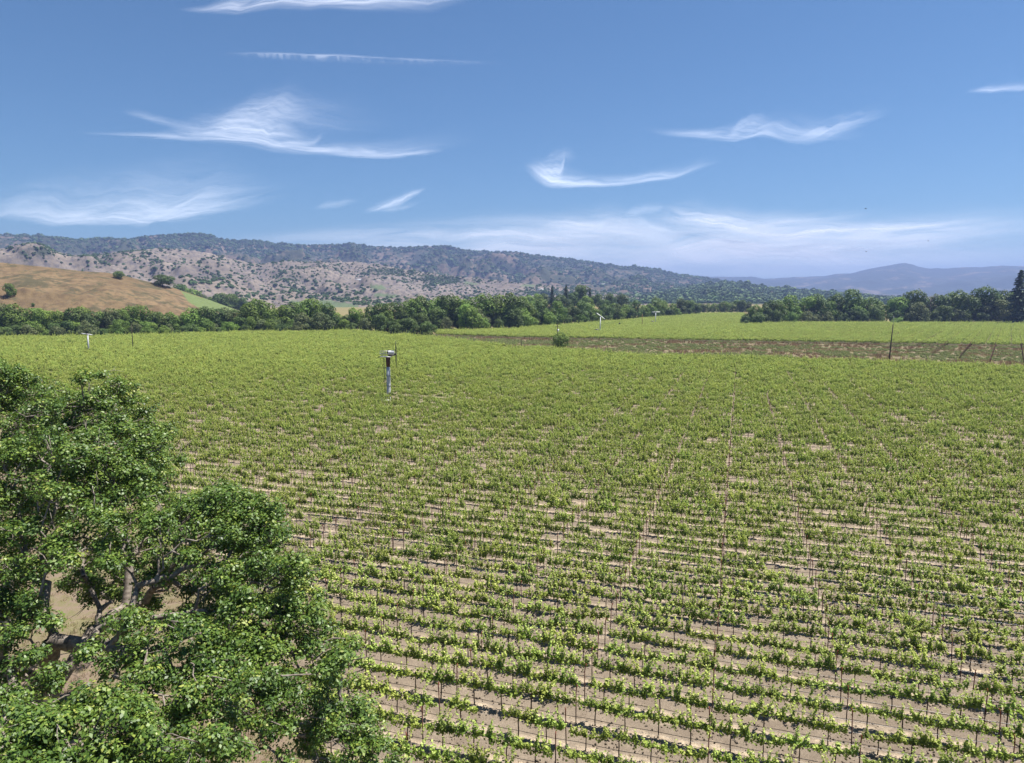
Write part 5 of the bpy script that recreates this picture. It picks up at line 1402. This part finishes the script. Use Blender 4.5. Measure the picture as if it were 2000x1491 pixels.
cloud("cirrus_cloud", "hooked bright cirrus with a curled head, right of centre", [
    rb([(1020, 315), (1042, 335), (1075, 356), (1140, 361), (1220, 357), (1300, 348), (1360, 330), (1420, 312)], [6, 14, 26, 14, 14, 18, 18, 5], [5, 8, 8, 4, 4, 5, 6, 3], 1.5),
    rb([(1030, 318), (1060, 338), (1092, 338), (1104, 318), (1098, 304)], [10, 22, 30, 22, 12], [10, 18, 18, 16, 8], 0.85, shear=0.1),
    rb([(1060, 312), (1080, 300), (1110, 300), (1130, 312)], [6, 10, 10, 6], [8, 14, 14, 8], 0.35)], 8200)
cloud("cirrus_cloud", "feathered cirrus with a combed right wing, upper right", [
    rb([(1250, 250), (1310, 262), (1380, 264), (1440, 268), (1500, 262), (1570, 274), (1640, 268), (1700, 268)], [4, 8, 12, 32, 30, 36, 30, 6], [3, 4, 5, 7, 5, 7, 5, 2], 0.95, shear=1.0),
    rb([(1420, 262), (1440, 244), (1460, 234), (1490, 238), (1530, 258)], [8, 14, 14, 12, 6], [10, 16, 18, 16, 8], 0.6, shear=0.5),
    rb([(1530, 272), (1590, 262), (1640, 246), (1690, 236), (1740, 226)], [30, 36, 30, 20, 6], [4, 14, 20, 18, 4], 0.75, shear=1.6)], 8100)
cloud("cirrus_cloud", "short bright streak leaving the picture's right edge", [
    rb([(1880, 178), (1920, 177), (1980, 174), (2060, 168), (2160, 166)], [3, 9, 12, 14, 6], [2, 4, 4, 4, 2], 0.8, shear=1.2)])
cloud("cirrus_cloud", "broad pale veil of cirrus above the left ridge", [
    rb([(-120, 412), (-20, 418), (80, 426), (180, 428), (300, 424), (400, 412), (500, 388), (620, 362)], [30, 54, 70, 84, 92, 66, 32, 8], [5, 6, 7, 8, 9, 14, 18, 8], 1.15, stretch=(0.7, 2.5), shear=0.9),
    rb([(20, 430), (150, 434), (300, 428), (420, 410), (540, 384)], [24, 40, 46, 30, 8], [4, 4, 5, 8, 5], 0.8, shear=0.6)], 6500)
cloud("cirrus_cloud", "small slanting cirrus tuft above the ridge's middle", [
    rb([(705, 412), (740, 408), (780, 390), (815, 375), (840, 366)], [4, 12, 10, 6, 2], [3, 5, 12, 6, 2], 1.2, shear=0.4), rb([(735, 411), (770, 410), (800, 402), (826, 392)], [5, 8, 6, 3], [2, 4, 5, 3], 0.55)], 6500)
cloud("cirrus_cloud", "faint small wisp just left of the slanting tuft", [
    rb([(610, 406), (640, 402), (670, 396), (705, 392)], [5, 9, 8, 4], [3, 5, 6, 3], 0.9)], 6500)
cloud("cirrus_cloud", "curled scrap of cloud left of the low bright bank", [
    rb([(1215, 416), (1245, 410), (1285, 408), (1300, 404)], [8, 12, 10, 3], [6, 9, 7, 3], 0.6, shear=0.6), rb([(1228, 430), (1260, 440), (1300, 448), (1345, 450)], [16, 18, 10, 3], [5, 6, 5, 3], 0.55, shear=-0.5)], 5000)
cloud("cirrus_cloud", "long low bank of pale cloud over the right of the valley", [
    rb([(1240, 412), (1300, 416), (1350, 424), (1410, 440), (1480, 436), (1570, 428), (1660, 420), (1780, 402)], [10, 20, 28, 30, 22, 14, 10, 4], [10, 16, 18, 18, 14, 10, 8, 4], 2.6, shear=0.3),
    rb([(1020, 458), (1100, 444), (1190, 440), (1270, 452), (1370, 470)], [14, 30, 34, 24, 8], [12, 18, 20, 14, 6], 2.4, shear=0.2),
    rb([(1330, 440), (1420, 458), (1540, 452), (1660, 448), (1800, 444), (1960, 430), (2160, 415)], [20, 26, 22, 18, 22, 22, 12], [22, 26, 24, 26, 26, 22, 14], 3.0, stretch=(0.8, 2.5), shear=0.2),
    rb([(1480, 470), (1640, 462), (1800, 462), (1960, 448), (2150, 440)], [14, 20, 22, 20, 10], [14, 18, 20, 18, 10], 1.8, stretch=(0.7, 3.0), shear=0.4)], 4500, "low_cloud")
cloud("cirrus_cloud", "thin milky sheet low above the far mountains", [
    rb([(300, 476), (650, 464), (1000, 456), (1300, 466), (1600, 472), (1900, 462), (2300, 455)], [8, 18, 36, 36, 38, 46, 40], [10, 24, 46, 54, 54, 54, 54], 3.2, stretch=(1.4, 1.2), shear=0.0, edge=0.5),
    rb([(750, 506), (1100, 500), (1450, 502), (1800, 500), (2400, 500)], [20, 40, 44, 44, 40], [16, 22, 26, 26, 26], 3.4, stretch=(2.2, 0.5), shear=0.0, edge=0.5)], 3600, "low_cloud")

# ================================================================== HAZE
hb = MB().box((0, 5200, 232), (26000, 14000, 484)).build("haze", None)
hm, hnt, hout = new_mat("haze")
pv = nd(hnt, "ShaderNodeVolumePrincipled", {"Color": (0.32, 0.435, 0.80, 1), "Density": 1.35e-4, "Anisotropy": 0.2})
hnt.links.new(pv.outputs[0], hout.inputs["Volume"])
hb.data.materials.append(hm)
tag(hb, "pale blue summer haze filling the valley air", None, None, "stuff")
